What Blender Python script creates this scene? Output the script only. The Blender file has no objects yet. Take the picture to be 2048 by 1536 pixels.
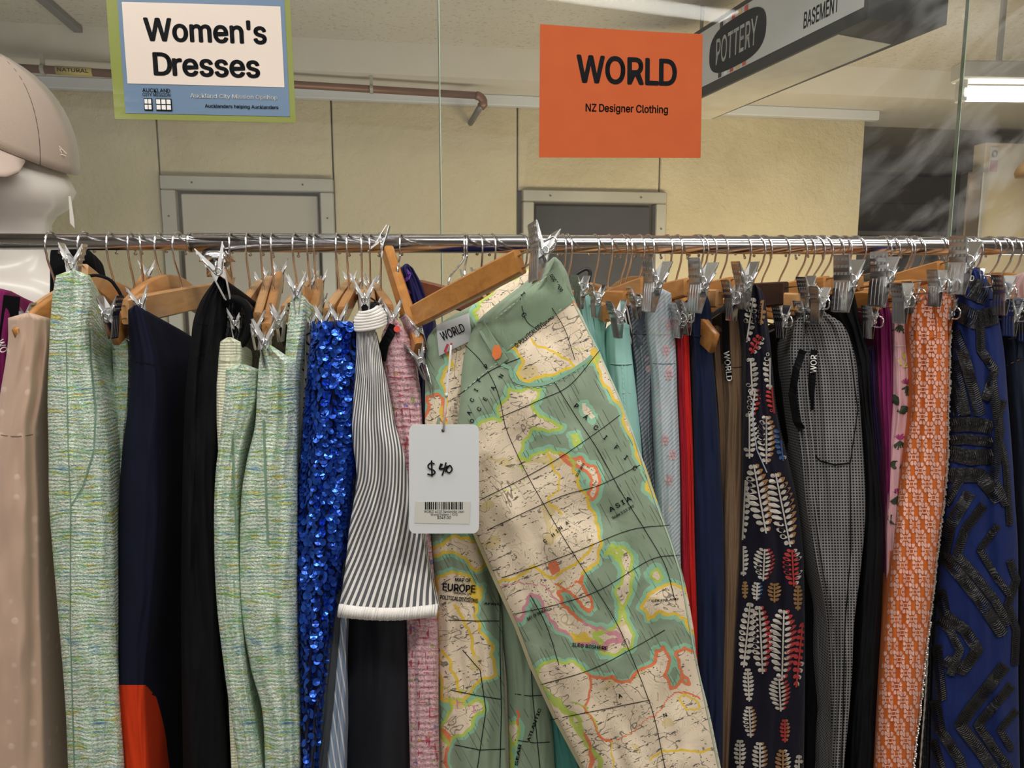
import bpy, bmesh, math, random
import numpy as np
from mathutils import Vector, Matrix, noise
random.seed(7)
R = math.radians
# ------------------------------------------------------------------ camera, world, lights, exposure
sc = bpy.context.scene
COL = sc.collection
F = 1490.0; PITCH = R(8.0); EYE = 1.5
cam = bpy.data.objects.new('camera', bpy.data.cameras.new('camera'))
cam.data.sensor_width = 36.0; cam.data.lens = 36.0 * F / 2048
cam.data.clip_start = 0.05
cam.location = (0, 0, EYE); cam.rotation_euler = (R(90) - PITCH, 0, 0)
COL.objects.link(cam); sc.camera = cam
sc.view_settings.view_transform = 'Standard'; sc.view_settings.look = 'None'
sc.view_settings.gamma = 1.0; sc.view_settings.use_curve_mapping = False
sc.view_settings.exposure = 0.12
w = bpy.data.worlds.new('world'); sc.world = w; w.use_nodes = True
w.node_tree.nodes['Background'].inputs[0].default_value = (0.75, 0.78, 0.82, 1)
w.node_tree.nodes['Background'].inputs[1].default_value = 0.25
def area(name, loc, sx, sy, power, col, target=None):
    l = bpy.data.lights.new(name, 'AREA'); l.shape = 'RECTANGLE'; l.size = sx; l.size_y = sy
    l.energy = power; l.color = col
    o = bpy.data.objects.new(name, l); COL.objects.link(o); o.location = loc
    if target is not None:
        o.rotation_euler = (Vector(target) - Vector(loc)).to_track_quat('-Z', 'Y').to_euler()
    return o
area('shop_light', (-0.75, -0.15, EYE + 1.13), 1.4, 0.14, 19, (1.0, 0.96, 0.90))
area('shop_light', (0.85, -0.10, EYE + 1.13), 1.4, 0.14, 19, (1.0, 0.96, 0.90))
area('shop_light', (0.0, 0.74, EYE + 1.13), 3.8, 0.10, 20, (1.0, 0.97, 0.92))
area('shop_light', (0.0, -2.6, EYE + 0.6), 3.0, 0.9, 15, (1.0, 0.96, 0.9), (0, 1.1, EYE - 0.5))
area('added_stairwell_uplight', (0.0, 1.75, EYE - 0.45), 3.2, 0.4, 15, (1.0, 0.96, 0.88), (0.1, 2.8, EYE + 0.85))  # unseen uplight added to brighten the back ceiling and wall
area('unseen_warm_light', (1.1, 2.3, EYE - 0.35), 1.0, 0.3, 15, (1.0, 0.80, 0.50), (1.1, 3.5, EYE + 0.0))  # unseen warm source added to brighten the lower right wall
area('unseen_warm_light', (2.6, 3.0, EYE + 0.55), 0.6, 0.3, 8, (1.0, 0.9, 0.75))

# ------------------------------------------------------------------ helpers
ST, CT = math.sin(PITCH), math.cos(PITCH)
def ray(px, py):
    a = (px - 1024) / F; b = (768 - py) / F
    return Vector((a, b * ST + CT, b * CT - ST))
def at(px, py, Y):
    d = ray(px, py); return Vector((0, 0, EYE)) + d * (Y / d.y)
def onp(px, py, Y0, k=0.17):                 # vertical plane y = Y0 + k x
    d = ray(px, py); t = Y0 / (d.y - k * d.x); return Vector((0, 0, EYE)) + d * t
def onz(px, py, z):
    d = ray(px, py); return Vector((0, 0, EYE)) + d * ((z - EYE) / d.z)
def wloc(o):
    v = Vector((0, 0, 0))
    while o is not None:
        v += o.location; o = o.parent
    return v
def tagit(o, label=None, cat=None, group=None, kind=None):
    if label: o['label'] = label
    if cat: o['category'] = cat
    if group: o['group'] = group
    if kind: o['kind'] = kind
    return o
def thing(name, label, cat, loc, group=None):
    o = bpy.data.objects.new(name, None); COL.objects.link(o); o.location = loc
    o.empty_display_size = 0.03
    return tagit(o, label, cat, group)
class MB:
    def __init__(s): s.v = []; s.f = []; s.mi = []
    def add(s, vs, fs, m=0):
        b = len(s.v); s.v += [tuple(p) for p in vs]
        s.f += [tuple(i + b for i in f) for f in fs]; s.mi += [m] * len(fs); return s
    def box(s, c, sx, sy, sz, X=Vector((1, 0, 0)), Yv=Vector((0, 1, 0)), Z=Vector((0, 0, 1)), m=0, bev=0.0):
        c = Vector(c)
        if bev <= 0:
            vs = [c + X * (a * sx / 2) + Yv * (b * sy / 2) + Z * (d * sz / 2) for d in (-1, 1) for a, b in ((-1, -1), (1, -1), (1, 1), (-1, 1))]
            return s.add(vs, [(3, 2, 1, 0), (4, 5, 6, 7), (0, 1, 5, 4), (1, 2, 6, 5), (2, 3, 7, 6), (3, 0, 4, 7)], m)
        vs = []; hx, hy, hz = sx / 2, sy / 2, sz / 2
        rings = [(-hz, bev), (-hz + bev, 0), (hz - bev, 0), (hz, bev)]
        for z, i in rings:
            ax, ay = hx - i, hy - i
            for a, b in ((-ax + bev, -ay), (ax - bev, -ay), (ax, -ay + bev), (ax, ay - bev), (ax - bev, ay), (-ax + bev, ay), (-ax, ay - bev), (-ax, -ay + bev)):
                vs.append(c + X * a + Yv * b + Z * z)
        fs = [tuple(range(7, -1, -1)), tuple(range(24, 32))]
        for k in range(3):
            for j in range(8):
                fs.append((k * 8 + j, k * 8 + (j + 1) % 8, k * 8 + 8 + (j + 1) % 8, k * 8 + 8 + j))
        return s.add(vs, fs, m)
    def tube(s, pts, r, n=8, m=0, closed=False, cap=True):
        pts = [Vector(p) for p in pts]; N = len(pts)
        rr = r if isinstance(r, (list, tuple)) else [r] * N
        t0 = (pts[1] - pts[0]).normalized()
        up = Vector((0, 0, 1)) if abs(t0.z) < 0.9 else Vector((1, 0, 0))
        a = t0.cross(up).normalized(); vs = []
        for i in range(N):
            if closed: t = (pts[(i + 1) % N] - pts[i - 1]).normalized()
            else: t = (pts[min(i + 1, N - 1)] - pts[max(i - 1, 0)]).normalized()
            a = (a - t * a.dot(t)).normalized(); b = t.cross(a)
            for k in range(n):
                an = 2 * math.pi * k / n
                vs.append(pts[i] + (a * math.cos(an) + b * math.sin(an)) * rr[i])
        fs = []
        for i in range(N if closed else N - 1):
            j = (i + 1) % N
            for k in range(n):
                fs.append((i * n + k, i * n + (k + 1) % n, j * n + (k + 1) % n, j * n + k))
        if cap and not closed:
            fs.append(tuple(range(n - 1, -1, -1))); fs.append(tuple((N - 1) * n + k for k in range(n)))
        return s.add(vs, fs, m)
    def plate(s, poly, off, m=0):            # polygon (list of Vector) extruded by vector off
        n = len(poly); poly = [Vector(p) for p in poly]
        vs = poly + [p + off for p in poly]
        fs = [tuple(range(n - 1, -1, -1)), tuple(range(n, 2 * n))] + [(i, (i + 1) % n, n + (i + 1) % n, n + i) for i in range(n)]
        return s.add(vs, fs, m)
    def build(s, name, mat, parent=None, smooth=False, kind=None, label=None):
        me = bpy.data.meshes.new(name)
        off = wloc(parent) if parent else Vector((0, 0, 0))
        me.from_pydata([tuple(Vector(p) - off) for p in s.v], [], s.f)
        mats = mat if isinstance(mat, (list, tuple)) else [mat]
        for mm in mats: me.materials.append(mm)
        if len(mats) > 1: me.polygons.foreach_set('material_index', s.mi)
        if smooth: me.polygons.foreach_set('use_smooth', [True] * len(me.polygons))
        me.update()
        o = bpy.data.objects.new(name, me); COL.objects.link(o)
        if parent: o.parent = parent
        if kind: o['kind'] = kind
        if label: o['label'] = label
        return o
def cat_smooth(rows, n):                      # Catmull-Rom rows by first column
    rows = [tuple(map(float, r)) for r in rows]; out = []
    ys = np.linspace(rows[0][0], rows[-1][0], n)
    A = np.array(rows)
    for y in ys:
        i = int(np.clip(np.searchsorted(A[:, 0], y, side='right') - 1, 0, len(A) - 2))
        t = (y - A[i, 0]) / (A[i + 1, 0] - A[i, 0])
        p0 = A[max(i - 1, 0)]; p1 = A[i]; p2 = A[i + 1]; p3 = A[min(i + 2, len(A) - 1)]
        h = p2[0] - p1[0]
        m1 = (p2 - p0) / max(p2[0] - p0[0], 1e-6) * h; m2 = (p3 - p1) / max(p3[0] - p1[0], 1e-6) * h
        v = (2 * t**3 - 3 * t**2 + 1) * p1 + (t**3 - 2 * t**2 + t) * m1 + (-2 * t**3 + 3 * t**2) * p2 + (t**3 - t**2) * m2
        v[0] = y; out.append(v)
    return np.array(out)

# ------------------------------------------------------------------ materials
class NT:
    def __init__(s, name):
        s.m = bpy.data.materials.new(name); s.m.use_nodes = True; s.t = s.m.node_tree
        s.b = s.t.nodes['Principled BSDF']; s.out = s.t.nodes['Material Output']
    def n(s, typ, props=None, **inp):
        nd = s.t.nodes.new(typ)
        for k, v in (props or {}).items(): setattr(nd, k, v)
        for k, v in inp.items(): s.set(nd, k, v)
        return nd
    def set(s, nd, k, v):
        k = int(k[1:]) if (k[0] == '_' and k[1:].isdigit()) else k.replace('_', ' ')
        i = nd.inputs[k]
        if isinstance(v, bpy.types.NodeSocket): s.t.links.new(v, i)
        elif isinstance(v, bpy.types.Node): s.t.links.new(v.outputs[0], i)
        else: i.default_value = v
    def math(s, op, a, b=0.0, c=0.0):
        return s.n('ShaderNodeMath', {'operation': op}, _0=a, _1=b, _2=c).outputs[0]
    def mix(s, f, a, b, blend='MIX'):
        nd = s.n('ShaderNodeMix', {'data_type': 'RGBA', 'blend_type': blend})
        s.set(nd, '_0', f); s.set(nd, '_6', a if not isinstance(a, tuple) else c4(a)); s.set(nd, '_7', b if not isinstance(b, tuple) else c4(b))
        return nd.outputs[2]
    def uv(s): return s.n('ShaderNodeUVMap', {'uv_map': 'UVMap'}).outputs[0]
    def obj(s): return s.n('ShaderNodeTexCoord').outputs['Object']
    def gen(s): return s.n('ShaderNodeNewGeometry').outputs['Position']
    def map(s, v, scale=(1, 1, 1), rot=(0, 0, 0), loc=(0, 0, 0)):
        return s.n('ShaderNodeMapping', Vector=v, Scale=scale, Rotation=rot, Location=loc).outputs[0]
    def noise(s, v, scale=5, detail=3, rough=0.5, dist=0.0):
        return s.n('ShaderNodeTexNoise', Vector=v, Scale=scale, Detail=detail, Roughness=rough, Distortion=dist)
    def ramp(s, f, stops, interp='LINEAR'):
        nd = s.n('ShaderNodeValToRGB', Fac=f); cr = nd.color_ramp; cr.interpolation = interp
        while len(cr.elements) < len(stops): cr.elements.new(0.5)
        for e, (p, c) in zip(cr.elements, stops): e.position = p; e.color = c4(c)
        return nd.outputs[0]
    def bump(s, h, strength=0.3, dist=0.001):
        nd = s.n('ShaderNodeBump', Strength=strength, Distance=dist, Height=h)
        s.t.links.new(nd.outputs[0], s.b.inputs['Normal'])
    def fin(s, col=None, rough=0.8, metal=0.0, **kw):
        if col is not None: s.set(s.b, 'Base_Color', c4(col) if isinstance(col, tuple) else col)
        s.set(s.b, 'Roughness', rough); s.set(s.b, 'Metallic', metal)
        for k, v in kw.items(): s.set(s.b, k, v)
        return s.m
def c4(c): return (c[0], c[1], c[2], 1.0) if len(c) == 3 else c
def srgb(r, g, b):
    f = lambda u: (u / 255 / 12.92) if u <= 10 else ((u / 255 + 0.055) / 1.055) ** 2.4
    return (f(r), f(g), f(b))
def flat(name, col, rough=0.6, metal=0.0, bump=0.0, bscale=200, var=0.0, **kw):
    t = NT(name); c = col
    if bump or var:
        nz = t.noise(t.gen(), bscale, 3)
        if bump: t.bump(nz.outputs[0], bump, 0.002)
        if var:
            n2 = t.noise(t.gen(), bscale * 0.15, 3)
            c = t.mix(n2.outputs[0], tuple(v * (1 - var) for v in col), tuple(min(1, v * (1 + var)) for v in col))
    return t.fin(c, rough, metal, **kw)
def cloth(name, col, rough=0.85, fine=90, fs=0.35, var=0.12, sheen=0.15, wr=0.5, twill=None):
    """plain cloth: weave bump, soft wrinkles"""
    t = NT(name); uv = t.uv()
    n1 = t.noise(t.map(uv, (3.0, 1.0, 1)), 1.0, 4, 0.55, 0.4)
    n2 = t.noise(t.map(uv, (fine, fine, 1)), 1.0, 2)
    h = t.math('ADD', t.math('MULTIPLY', n1.outputs[0], wr * 10), t.math('MULTIPLY', n2.outputs[0], fs))
    t.bump(h, 0.6, 0.0012)
    c = t.mix(n2.outputs[0], tuple(v * (1 - var) for v in col), tuple(min(1, v * (1 + var)) for v in col))
    return t.fin(c, rough, 0, Sheen_Weight=sheen * .4, Sheen_Roughness=0.4, Specular_IOR_Level=0.15)

CHROME = flat('chrome', (0.70, 0.70, 0.71), 0.2, 1.0)
CHROME_D = flat('dull_chrome', (0.62, 0.60, 0.58), 0.25, 1.0)
TIN = flat('bright_tin', (0.80, 0.82, 0.84), 0.3, 0.85)
RAILM = flat('polished_rail_steel', (0.66, 0.66, 0.68), 0.17, 1.0)
def wood(name, c1, c2, rough=0.35):
    t = NT(name); p = t.gen()
    nz = t.noise(t.map(p, (60, 12, 60)), 1.0, 5, 0.6, 1.2)
    n2 = t.noise(t.map(p, (9, 5, 9)), 1.0, 3)
    f = t.math('ADD', t.math('MULTIPLY', nz.outputs[0], 0.6), t.math('MULTIPLY', n2.outputs[0], 0.4))
    t.bump(nz.outputs[0], 0.12, 0.001)
    return t.fin(t.ramp(f, [(0.3, c1), (0.7, c2)]), rough, 0, Coat_Weight=0.35, Coat_Roughness=0.2)
WOOD = [wood('honey_varnished_wood', srgb(150, 98, 48), srgb(196, 140, 80)),
        wood('pale_varnished_wood', srgb(158, 112, 66), srgb(205, 160, 108)),
        wood('amber_varnished_wood', srgb(142, 90, 40), srgb(188, 132, 66)),
        wood('reddish_varnished_wood', srgb(88, 48, 30), srgb(128, 76, 50)),
        wood('dark_stained_wood', srgb(36, 24, 20), srgb(58, 40, 34))]
BLACKP = flat('black_rubber', (0.012, 0.012, 0.013), 0.45)
INK = flat('black_print_ink', (0.010, 0.011, 0.013), 0.7, Specular_IOR_Level=0.08)
WHITE_INK = flat('white_print_ink', (0.82, 0.82, 0.80), 0.5)

# ------------------------------------------------------------------ text
_tc = {}
FONT = None
try:
    import os
    fp_ = os.path.join(bpy.utils.resource_path('LOCAL'), 'datafiles', 'fonts', 'Inter.woff2')
    if os.path.exists(fp_): FONT = bpy.data.fonts.load(fp_)
except Exception: FONT = None
CAP_H = 0.509 if FONT else 0.72
def glyph_run(s):
    cu = bpy.data.curves.new('lettering', 'FONT'); cu.body = s; cu.size = 1.0
    if FONT: cu.font = FONT
    d_only = FONT is not None and s == 'D'
    cu.resolution_u = 3; cu.fill_mode = 'NONE' if d_only else 'FRONT'
    o = bpy.data.objects.new('lettering', cu); COL.objects.link(o)
    dg = bpy.context.evaluated_depsgraph_get(); me = bpy.data.meshes.new_from_object(o.evaluated_get(dg))
    vs = [(v.co.x, v.co.y) for v in me.vertices]
    if d_only: fs = [tuple(range(len(vs) - 4)), tuple(range(len(vs) - 4, len(vs)))]      # bowl and stem filled one by one
    else: fs = [tuple(p.vertices) for p in me.polygons]
    bpy.data.objects.remove(o); bpy.data.curves.remove(cu); bpy.data.meshes.remove(me)
    return vs, fs
def text2d(s, bold=0.0):
    """triangulated 2-D glyph outlines, centred in x, base at 0"""
    k = (s, bold)
    if k in _tc: return _tc[k]
    if FONT and 'D' in s:
        segs = []; cur = ''
        for ch in s:
            if ch == 'D':
                if cur: segs.append(cur)
                segs.append('D'); cur = ''
            else: cur += ch
        if cur: segs.append(cur)
        vs, fs, x = [], [], 0.0
        for sg in segs:
            x += .20 * (len(sg) - len(sg.lstrip(' ')))
            if sg.strip():
                v_, f_ = glyph_run(sg.strip()); m0 = min(a for a, b in v_); m1 = max(a for a, b in v_); q = len(vs)
                vs += [(a - m0 + x, b) for a, b in v_]; fs += [tuple(i + q for i in f) for f in f_]; x += m1 - m0 + .05
            x += .20 * (len(sg) - len(sg.rstrip(' ')))
    else: vs, fs = glyph_run(s)
    if bold > 0:
        b_ = bold * .85; V0, F0 = list(vs), list(fs); vs, fs = [], []
        for dx, dy in ((-b_, 0), (b_, 0), (0, b_ * .7), (0, -b_ * .7), (-b_ * .7, b_ * .5), (b_ * .7, b_ * .5), (-b_ * .7, -b_ * .5), (b_ * .7, -b_ * .5)):
            q = len(vs); vs += [(x + dx, y + dy) for x, y in V0]; fs += [tuple(i + q for i in f) for f in F0]
    x0 = min(v[0] for v in vs); x1 = max(v[0] for v in vs)
    vs = [((x - (x0 + x1) / 2), y) for x, y in vs]
    _tc[k] = (vs, fs, x1 - x0); return _tc[k]
def add_text(mb, s, fn, cx, cy, width=None, height=None, rot=0.0, bold=0.0, ydown=True):
    """place text through fn(x, y) -> world point; y grows downwards when ydown; width = total width, height = cap height"""
    vs, fs, W = text2d(s, bold); H = CAP_H
    kx = (width / W) if width else (height / H)
    ky = (height / H) if height else kx
    c, sn = math.cos(rot), math.sin(rot); out = []
    for x, y in vs:
        a = x * kx; b = (y - H / 2) * ky
        if ydown: b = -b
        out.append(fn(cx + a * c - b * sn, cy + a * sn + b * c))
    mb.add(out, fs)

# ------------------------------------------------------------------ the setting
def rough_plaster(name, c1, c2, scale=60, b=0.5, spec=None, stain=None):
    t = NT(name); p = t.gen()
    n1 = t.noise(p, scale, 6, 0.65); n2 = t.noise(p, 2.2, 4)
    col = t.mix(n2.outputs[0], c1, c2)
    if spec:
        v = t.noise(p, 75, 3, 0.7)
        m = t.math('GREATER_THAN', v.outputs[0], 0.60)
        col = t.mix(t.math('MULTIPLY', m, 0.45), col, spec)
    if stain:
        s = t.noise(p, 1.3, 5, 0.6); f = t.math('MULTIPLY', t.math('SUBTRACT', s.outputs[0], 0.52), 5.0)
        f = t.n('ShaderNodeClamp', Value=f).outputs[0]
        col = t.mix(t.math('MULTIPLY', f, 0.45), col, stain)
    t.bump(n1.outputs[0], b, 0.012)
    return t.fin(col, 0.92)
WALLM = rough_plaster('cream_textured_plaster', srgb(186, 174, 146), srgb(200, 188, 160), 28, 0.9, stain=srgb(160, 146, 118))
CEILM = rough_plaster('speckled_ceiling_plaster', srgb(188, 180, 166), srgb(204, 197, 184), 80, 0.5, spec=srgb(140, 130, 115))
SMOOTHC = flat('painted_beam', srgb(200, 194, 184), 0.8, bump=0.15, bscale=60, var=0.05)
GREYTRIM = flat('grey_painted_trim', srgb(196, 198, 202), 0.6, bump=0.1, bscale=50, var=0.06)
STEEL = flat('brushed_aluminium_frame', (0.42, 0.40, 0.35), 0.5, 0.6, bump=0.1, bscale=30, var=0.2)
DARKM = flat('dark_joint', (0.12, 0.105, 0.08), 0.9)
KP = 0.17
dP = Vector((1, KP, 0)).normalized(); nP = Vector((-KP, 1, 0)).normalized()   # along the partition, away from the camera
WY = 3.3; GY = 1.45
ZC = EYE + 0.88; ZF = 0.0
def wx(px, py=400, Y0=WY): return onp(px, py, Y0).x
def wall_panel(name, x0, x1, z0, z1, Y0, th, mat, parent=None, bev=0.004, off=0.0):
    c = Vector(((x0 + x1) / 2, Y0 + KP * (x0 + x1) / 2, (z0 + z1) / 2)) + nP * (th / 2 + off)
    L = (x1 - x0) * math.sqrt(1 + KP * KP)
    return MB().box(c, L, th, z1 - z0, dP, nP, Vector((0, 0, 1)), bev=bev).build(name, mat, parent)
# floor and ceilings
o = MB().box((0, 2.2, -0.05), 9, 12.4, 0.1).build('floor', flat('grey_vinyl_floor', srgb(140, 134, 126), 0.5, var=0.1, bscale=20)); o['kind'] = 'structure'
wall = thing('wall_back', None, None, (0, WY, 0)); wall['kind'] = 'structure'
zs = onp(600, 177, WY).z
backing = wall_panel('panel_backing', wx(-700), wx(1719), 0.0, zs + 0.05, WY, 0.08, DARKM, wall, off=0.03)
J = [wx(-700), wx(-150), wx(322), wx(668), wx(1035), wx(1318), wx(1722)]
dl = (onp(322, 352, WY), onp(667, 358, WY)); dr = (onp(1043, 380, WY), onp(1330, 386, WY))
zdl = (dl[0].z + dl[1].z) / 2; zdr = (dr[0].z + dr[1].z) / 2
g = 0.003
for i in range(6):
    z0 = 0.0
    if i == 2: z0 = zdl
    if i == 4: z0 = zdr
    x0, x1 = J[i], J[i + 1]
    wall_panel('panel', x0 + g, x1 - g, z0, zs - 0.002, WY, 0.03, WALLM, wall)
o = wall_panel('trim_1', wx(-700), wx(1748, 240), zs - 0.044, zs, WY, 0.04, GREYTRIM, off=-0.042); o['kind'] = 'structure'
# soffit between the step line and the wall
def quadslab(name, pts, th, mat):
    o = MB().plate([Vector(p) for p in pts], Vector((0, 0, th))).build(name, mat); o['kind'] = 'structure'; return o
zst = EYE + 0.845
st = onz(600, 95, zst); STY = st.y - KP * st.x
def pl(x, Y0, z): return Vector((x, Y0 + KP * x, z))
quadslab('trim_2', [pl(-4, STY, zs), pl(4.4, STY, zs), pl(4.4, WY + 0.3, zs), pl(-4, WY + 0.3, zs)], 0.2, SMOOTHC)
quadslab('ceiling', [(-4.5, 1.0, ZC), (4.5, 1.6, ZC), (4.5, 8.3, ZC), (-4.5, 8.3, ZC)], 0.1, CEILM)
quadslab('ceiling_shop', [(-4.5, -4, EYE + 1.18), (4.5, -4, EYE + 1.18), (4.5, 1.9, EYE + 1.18), (-4.5, 1.2, EYE + 1.18)], 0.1, SMOOTHC)
SHOPW = flat('shop_wall_paint', srgb(205, 200, 190), 0.85)
for nm, c, s in (('wall_left', (-4.4, 2.2, 1.35), (0.1, 12.4, 2.9)), ('wall_right', (4.4, 2.2, 1.35), (0.1, 12.4, 2.9)), ('wall_front', (0, -3.9, 1.35), (8.8, 0.1, 2.9))):
    o = MB().box(c, *s).build(nm, SHOPW); o['kind'] = 'structure'
# door and window in the back wall
def framed(name, p0, p1, ztop, fw, inner, innerlabel):
    e = thing(name, None, None, ((p0.x + p1.x) / 2, (p0.y + p1.y) / 2, 0)); e['kind'] = 'structure'
    x0, x1 = p0.x, p1.x
    wall_panel('frame_jamb', x0, x0 + fw, 0.0, ztop - fw - 0.001, WY, 0.05, STEEL, e, off=-0.03)
    wall_panel('frame_jamb', x1 - fw, x1, 0.0, ztop - fw - 0.001, WY, 0.05, STEEL, e, off=-0.03)
    wall_panel('frame_head', x0, x1, ztop - fw, ztop, WY, 0.05, STEEL, e, off=-0.03)
    wall_panel('leaf' if 'door' in name else 'pane', x0 + fw + 0.012, x1 - fw - 0.012, 0.02, ztop - fw - 0.012, WY, 0.02, inner, e, off=0.008)
    sm = MB()
    for (zz, xs) in ((ztop - fw / 2, (x0 + 0.12, x1 - 0.12)), (ztop - 0.16, (x0 + fw / 2, x1 - fw / 2))):
        for xx in xs:
            c = pl(xx, WY, zz) - nP * 0.032
            sm.tube([c, c - nP * 0.003], 0.004, 8)
    sm.build('screws', DARKM, e)
    return e
framed('door_1', dl[0], dl[1], zdl, 0.055, flat('pale_grey_door_leaf', srgb(172, 164, 152), 0.35, var=0.05, bscale=10), '')
framed('window_1', dr[0], dr[1], zdr, 0.05, flat('dark_window_pane', srgb(72, 72, 76), 0.08, var=0.3, bscale=15), '')
# far side of the stairwell at the right
FARM = flat('dim_far_wall', srgb(98, 92, 88), 0.8, var=0.25, bscale=12)
zt = onp(1722, 290, 5.4).z
o = wall_panel('wall_far', 0.6, 4.6, 0, ZC, 5.4, 0.08, SMOOTHC); o['kind'] = 'structure'
sh = thing('shelving_unit', 'dark grey shelving bay beyond the end of the cream wall', 'shelves', pl(2.3, 5.0, 0))
zb = onp(1780, 295, 5.0).z
xa, xb = 1.8, 3.9
wall_panel('top_band', xa, xb, zb - 0.17, zb, 5.0, 0.2, flat('grey_fascia', srgb(120, 118, 120), 0.6), sh)
wall_panel('backboard', xa, xb, 0, zb - 0.18, 5.12, 0.05, FARM, sh)
wall_panel('upper_panel', xa, xb, zb - 0.38, zb - 0.19, 5.03, 0.05, flat('brown_shelf_panel', srgb(78, 64, 58), 0.6), sh)
for k in range(4):
    wall_panel('shelf', xa, xb, zb - 0.62 - k * 0.3, zb - 0.59 - k * 0.3, 4.85, 0.25, flat('grey_shelf', srgb(140, 134, 126), 0.6), sh)
for xx in (xa, xb - 0.6, xb - 0.04):
    wall_panel('upright', xx, xx + 0.03, 0, zb - 0.2, 4.86, 0.2, flat('grey_upright', srgb(125, 122, 120), 0.5), sh)
o = wall_panel('wall_far_right', onp(1963, 400, 3.4).x, onp(2500, 400, 3.4).x, 0, onp(1990, 285, 3.4).z, 3.4, 0.08, flat('beige_partition_board', srgb(196, 180, 150), 0.7, var=0.04, bscale=8)); o['kind'] = 'structure'
pc = onp(1938, 400, 3.38)
pt = thing('steel_column', 'narrow polished steel column at the edge of the beige partition', 'column', (pc.x, pc.y, 0))
MB().box((pc.x, pc.y, onp(1938, 345, 3.38).z / 2), 0.075, 0.06, onp(1938, 345, 3.38).z, dP, nP, bev=0.006).build('casing', flat('polished_bronze_steel', (0.45, 0.36, 0.28), 0.22, 1.0), pt)
MB().box((pc.x + 0.05, pc.y - 0.0, onp(1938, 345, 3.38).z / 2), 0.02, 0.05, onp(1938, 345, 3.38).z, dP, nP, bev=0.003).build('edge_strip', STEEL, pt)
# small safety sign on the partition
sg = onp(1986, 320, 3.39)
sgo = thing('safety_sign', 'small sign with a grey ring symbol above a red block', 'sign', sg)
MB().box(sg - nP * 0.004, 0.045, 0.004, 0.12, dP, nP, bev=0.001).build('plate', flat('sign_plate', srgb(190, 180, 165), 0.5), sgo)
MB().box(sg - nP * 0.007 - Vector((0, 0, 0.03)), 0.04, 0.003, 0.055, dP, nP).build('red_block', flat('sign_red', srgb(150, 60, 66), 0.5), sgo)
ringm = MB(); cc = sg - nP * 0.008 + Vector((0, 0, 0.028))
ringm.tube([cc + dP * (0.013 * math.cos(a)) + Vector((0, 0, 0.015 * math.sin(a))) for a in [k * math.pi / 8 for k in range(16)]], 0.003, 6, closed=True)
ringm.build('ring_symbol', INK, sgo)
# copper pipe with its gas label
COPPER = flat('tarnished_copper', (0.24, 0.13, 0.095), 0.5, 0.75, var=0.3, bscale=60)
p1 = onp(952, 191, WY - 0.22); p0 = onz(-260, 118, p1.z)
dP_, nP_ = dP, nP
pipe = thing('copper_pipe', 'long copper pipe running under the beam and ending in an elbow', 'pipe', p0)
MB().tube([p0, p1], 0.014, 12).build('pipe_run', COPPER, pipe, True)
el = [p1 + dP * (0.03 * math.sin(a)) + nP * 0 + Vector((0, 0, -0.03 * (1 - math.cos(a)))) for a in [k * R(18) for k in range(6)]]
MB().tube(el + [el[-1] - Vector((0, 0, 0.012)) - dP * 0.012], 0.017, 12).build('elbow', COPPER, pipe, True)
MB().tube([el[-1] + Vector((0, 0, -0.01)) - dP * 0.012, el[-1] + nP * 0.2 + Vector((0, 0, -0.035)) - dP * 0.03], 0.012, 10).build('tail_pipe', flat('grey_pipe_tail', (0.2, 0.19, 0.18), 0.5, 0.6), pipe, True)
for fq in (.25, .55, .8):
    q = p0.lerp(p1, fq)
    MB().tube([q - dP * 0.006, q + dP * 0.006], 0.018, 12).box(q + Vector((0, 0, (zs - p1.z) / 2)), 0.012, 0.012, zs - p1.z, dP, nP).build('pipe_bracket', STEEL, pipe)
q0 = p0.lerp(p1, (92 + 260) / 1212 * .93); q1 = p0.lerp(p1, (163 + 260) / 1212 * .935)
MB().tube([q0, q1], 0.0152, 16).build('gas_label', flat('yellow_gas_label', srgb(176, 158, 88), 0.5), pipe, True)
tm = MB()
def lblfn(x, y):
    c = q0 + (q1 - q0) * x; a = y / 0.0165
    return c - nP * (0.0162 * math.cos(a)) - Vector((0, 0, 0.0162 * math.sin(a)))
Lq = (q1 - q0).length
add_text(tm, 'NATURAL', lambda x, y: lblfn(x / Lq, y), Lq * 0.5, 0.0, width=Lq * 0.86, height=0.013, bold=0.02)
tm.build('gas_lettering', INK, pipe)
# grey strip built for a diagonal glass reflection (upper left) and round fitting
b0 = onz(60, -24, ZC - 0.012); b1 = onz(222, 116, ZC - 0.012)
bd = (b1 - b0).normalized(); bn = Vector((-bd.y, bd.x, 0))
MB().box((b0 + b1) / 2, (b1 - b0).length, 0.03, 0.022, bd, bn, bev=0.002).build('reflection_strip', flat('dark_grey_reflection', srgb(112, 110, 108), 0.6))['kind'] = 'structure'
rc = onz(945, -22, ZC - 0.01)
rf = thing('ceiling_fitting', 'round brass-rimmed ceiling fitting cut by the top of the frame', 'ceiling light', rc)
MB().tube([rc + Vector((0.055 * math.cos(a), 0.055 * math.sin(a), 0)) for a in [k * math.pi / 16 for k in range(32)]], 0.007, 8, closed=True).build('rim', flat('brass_rim', (0.55, 0.36, 0.12), 0.3, 1.0), rf, True)
MB().tube([rc + Vector((0, 0, -0.002)), rc + Vector((0, 0, 0.009))], 0.052, 24).build('lens', flat('fitting_lens', srgb(210, 200, 180), 0.4), rf)
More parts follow.
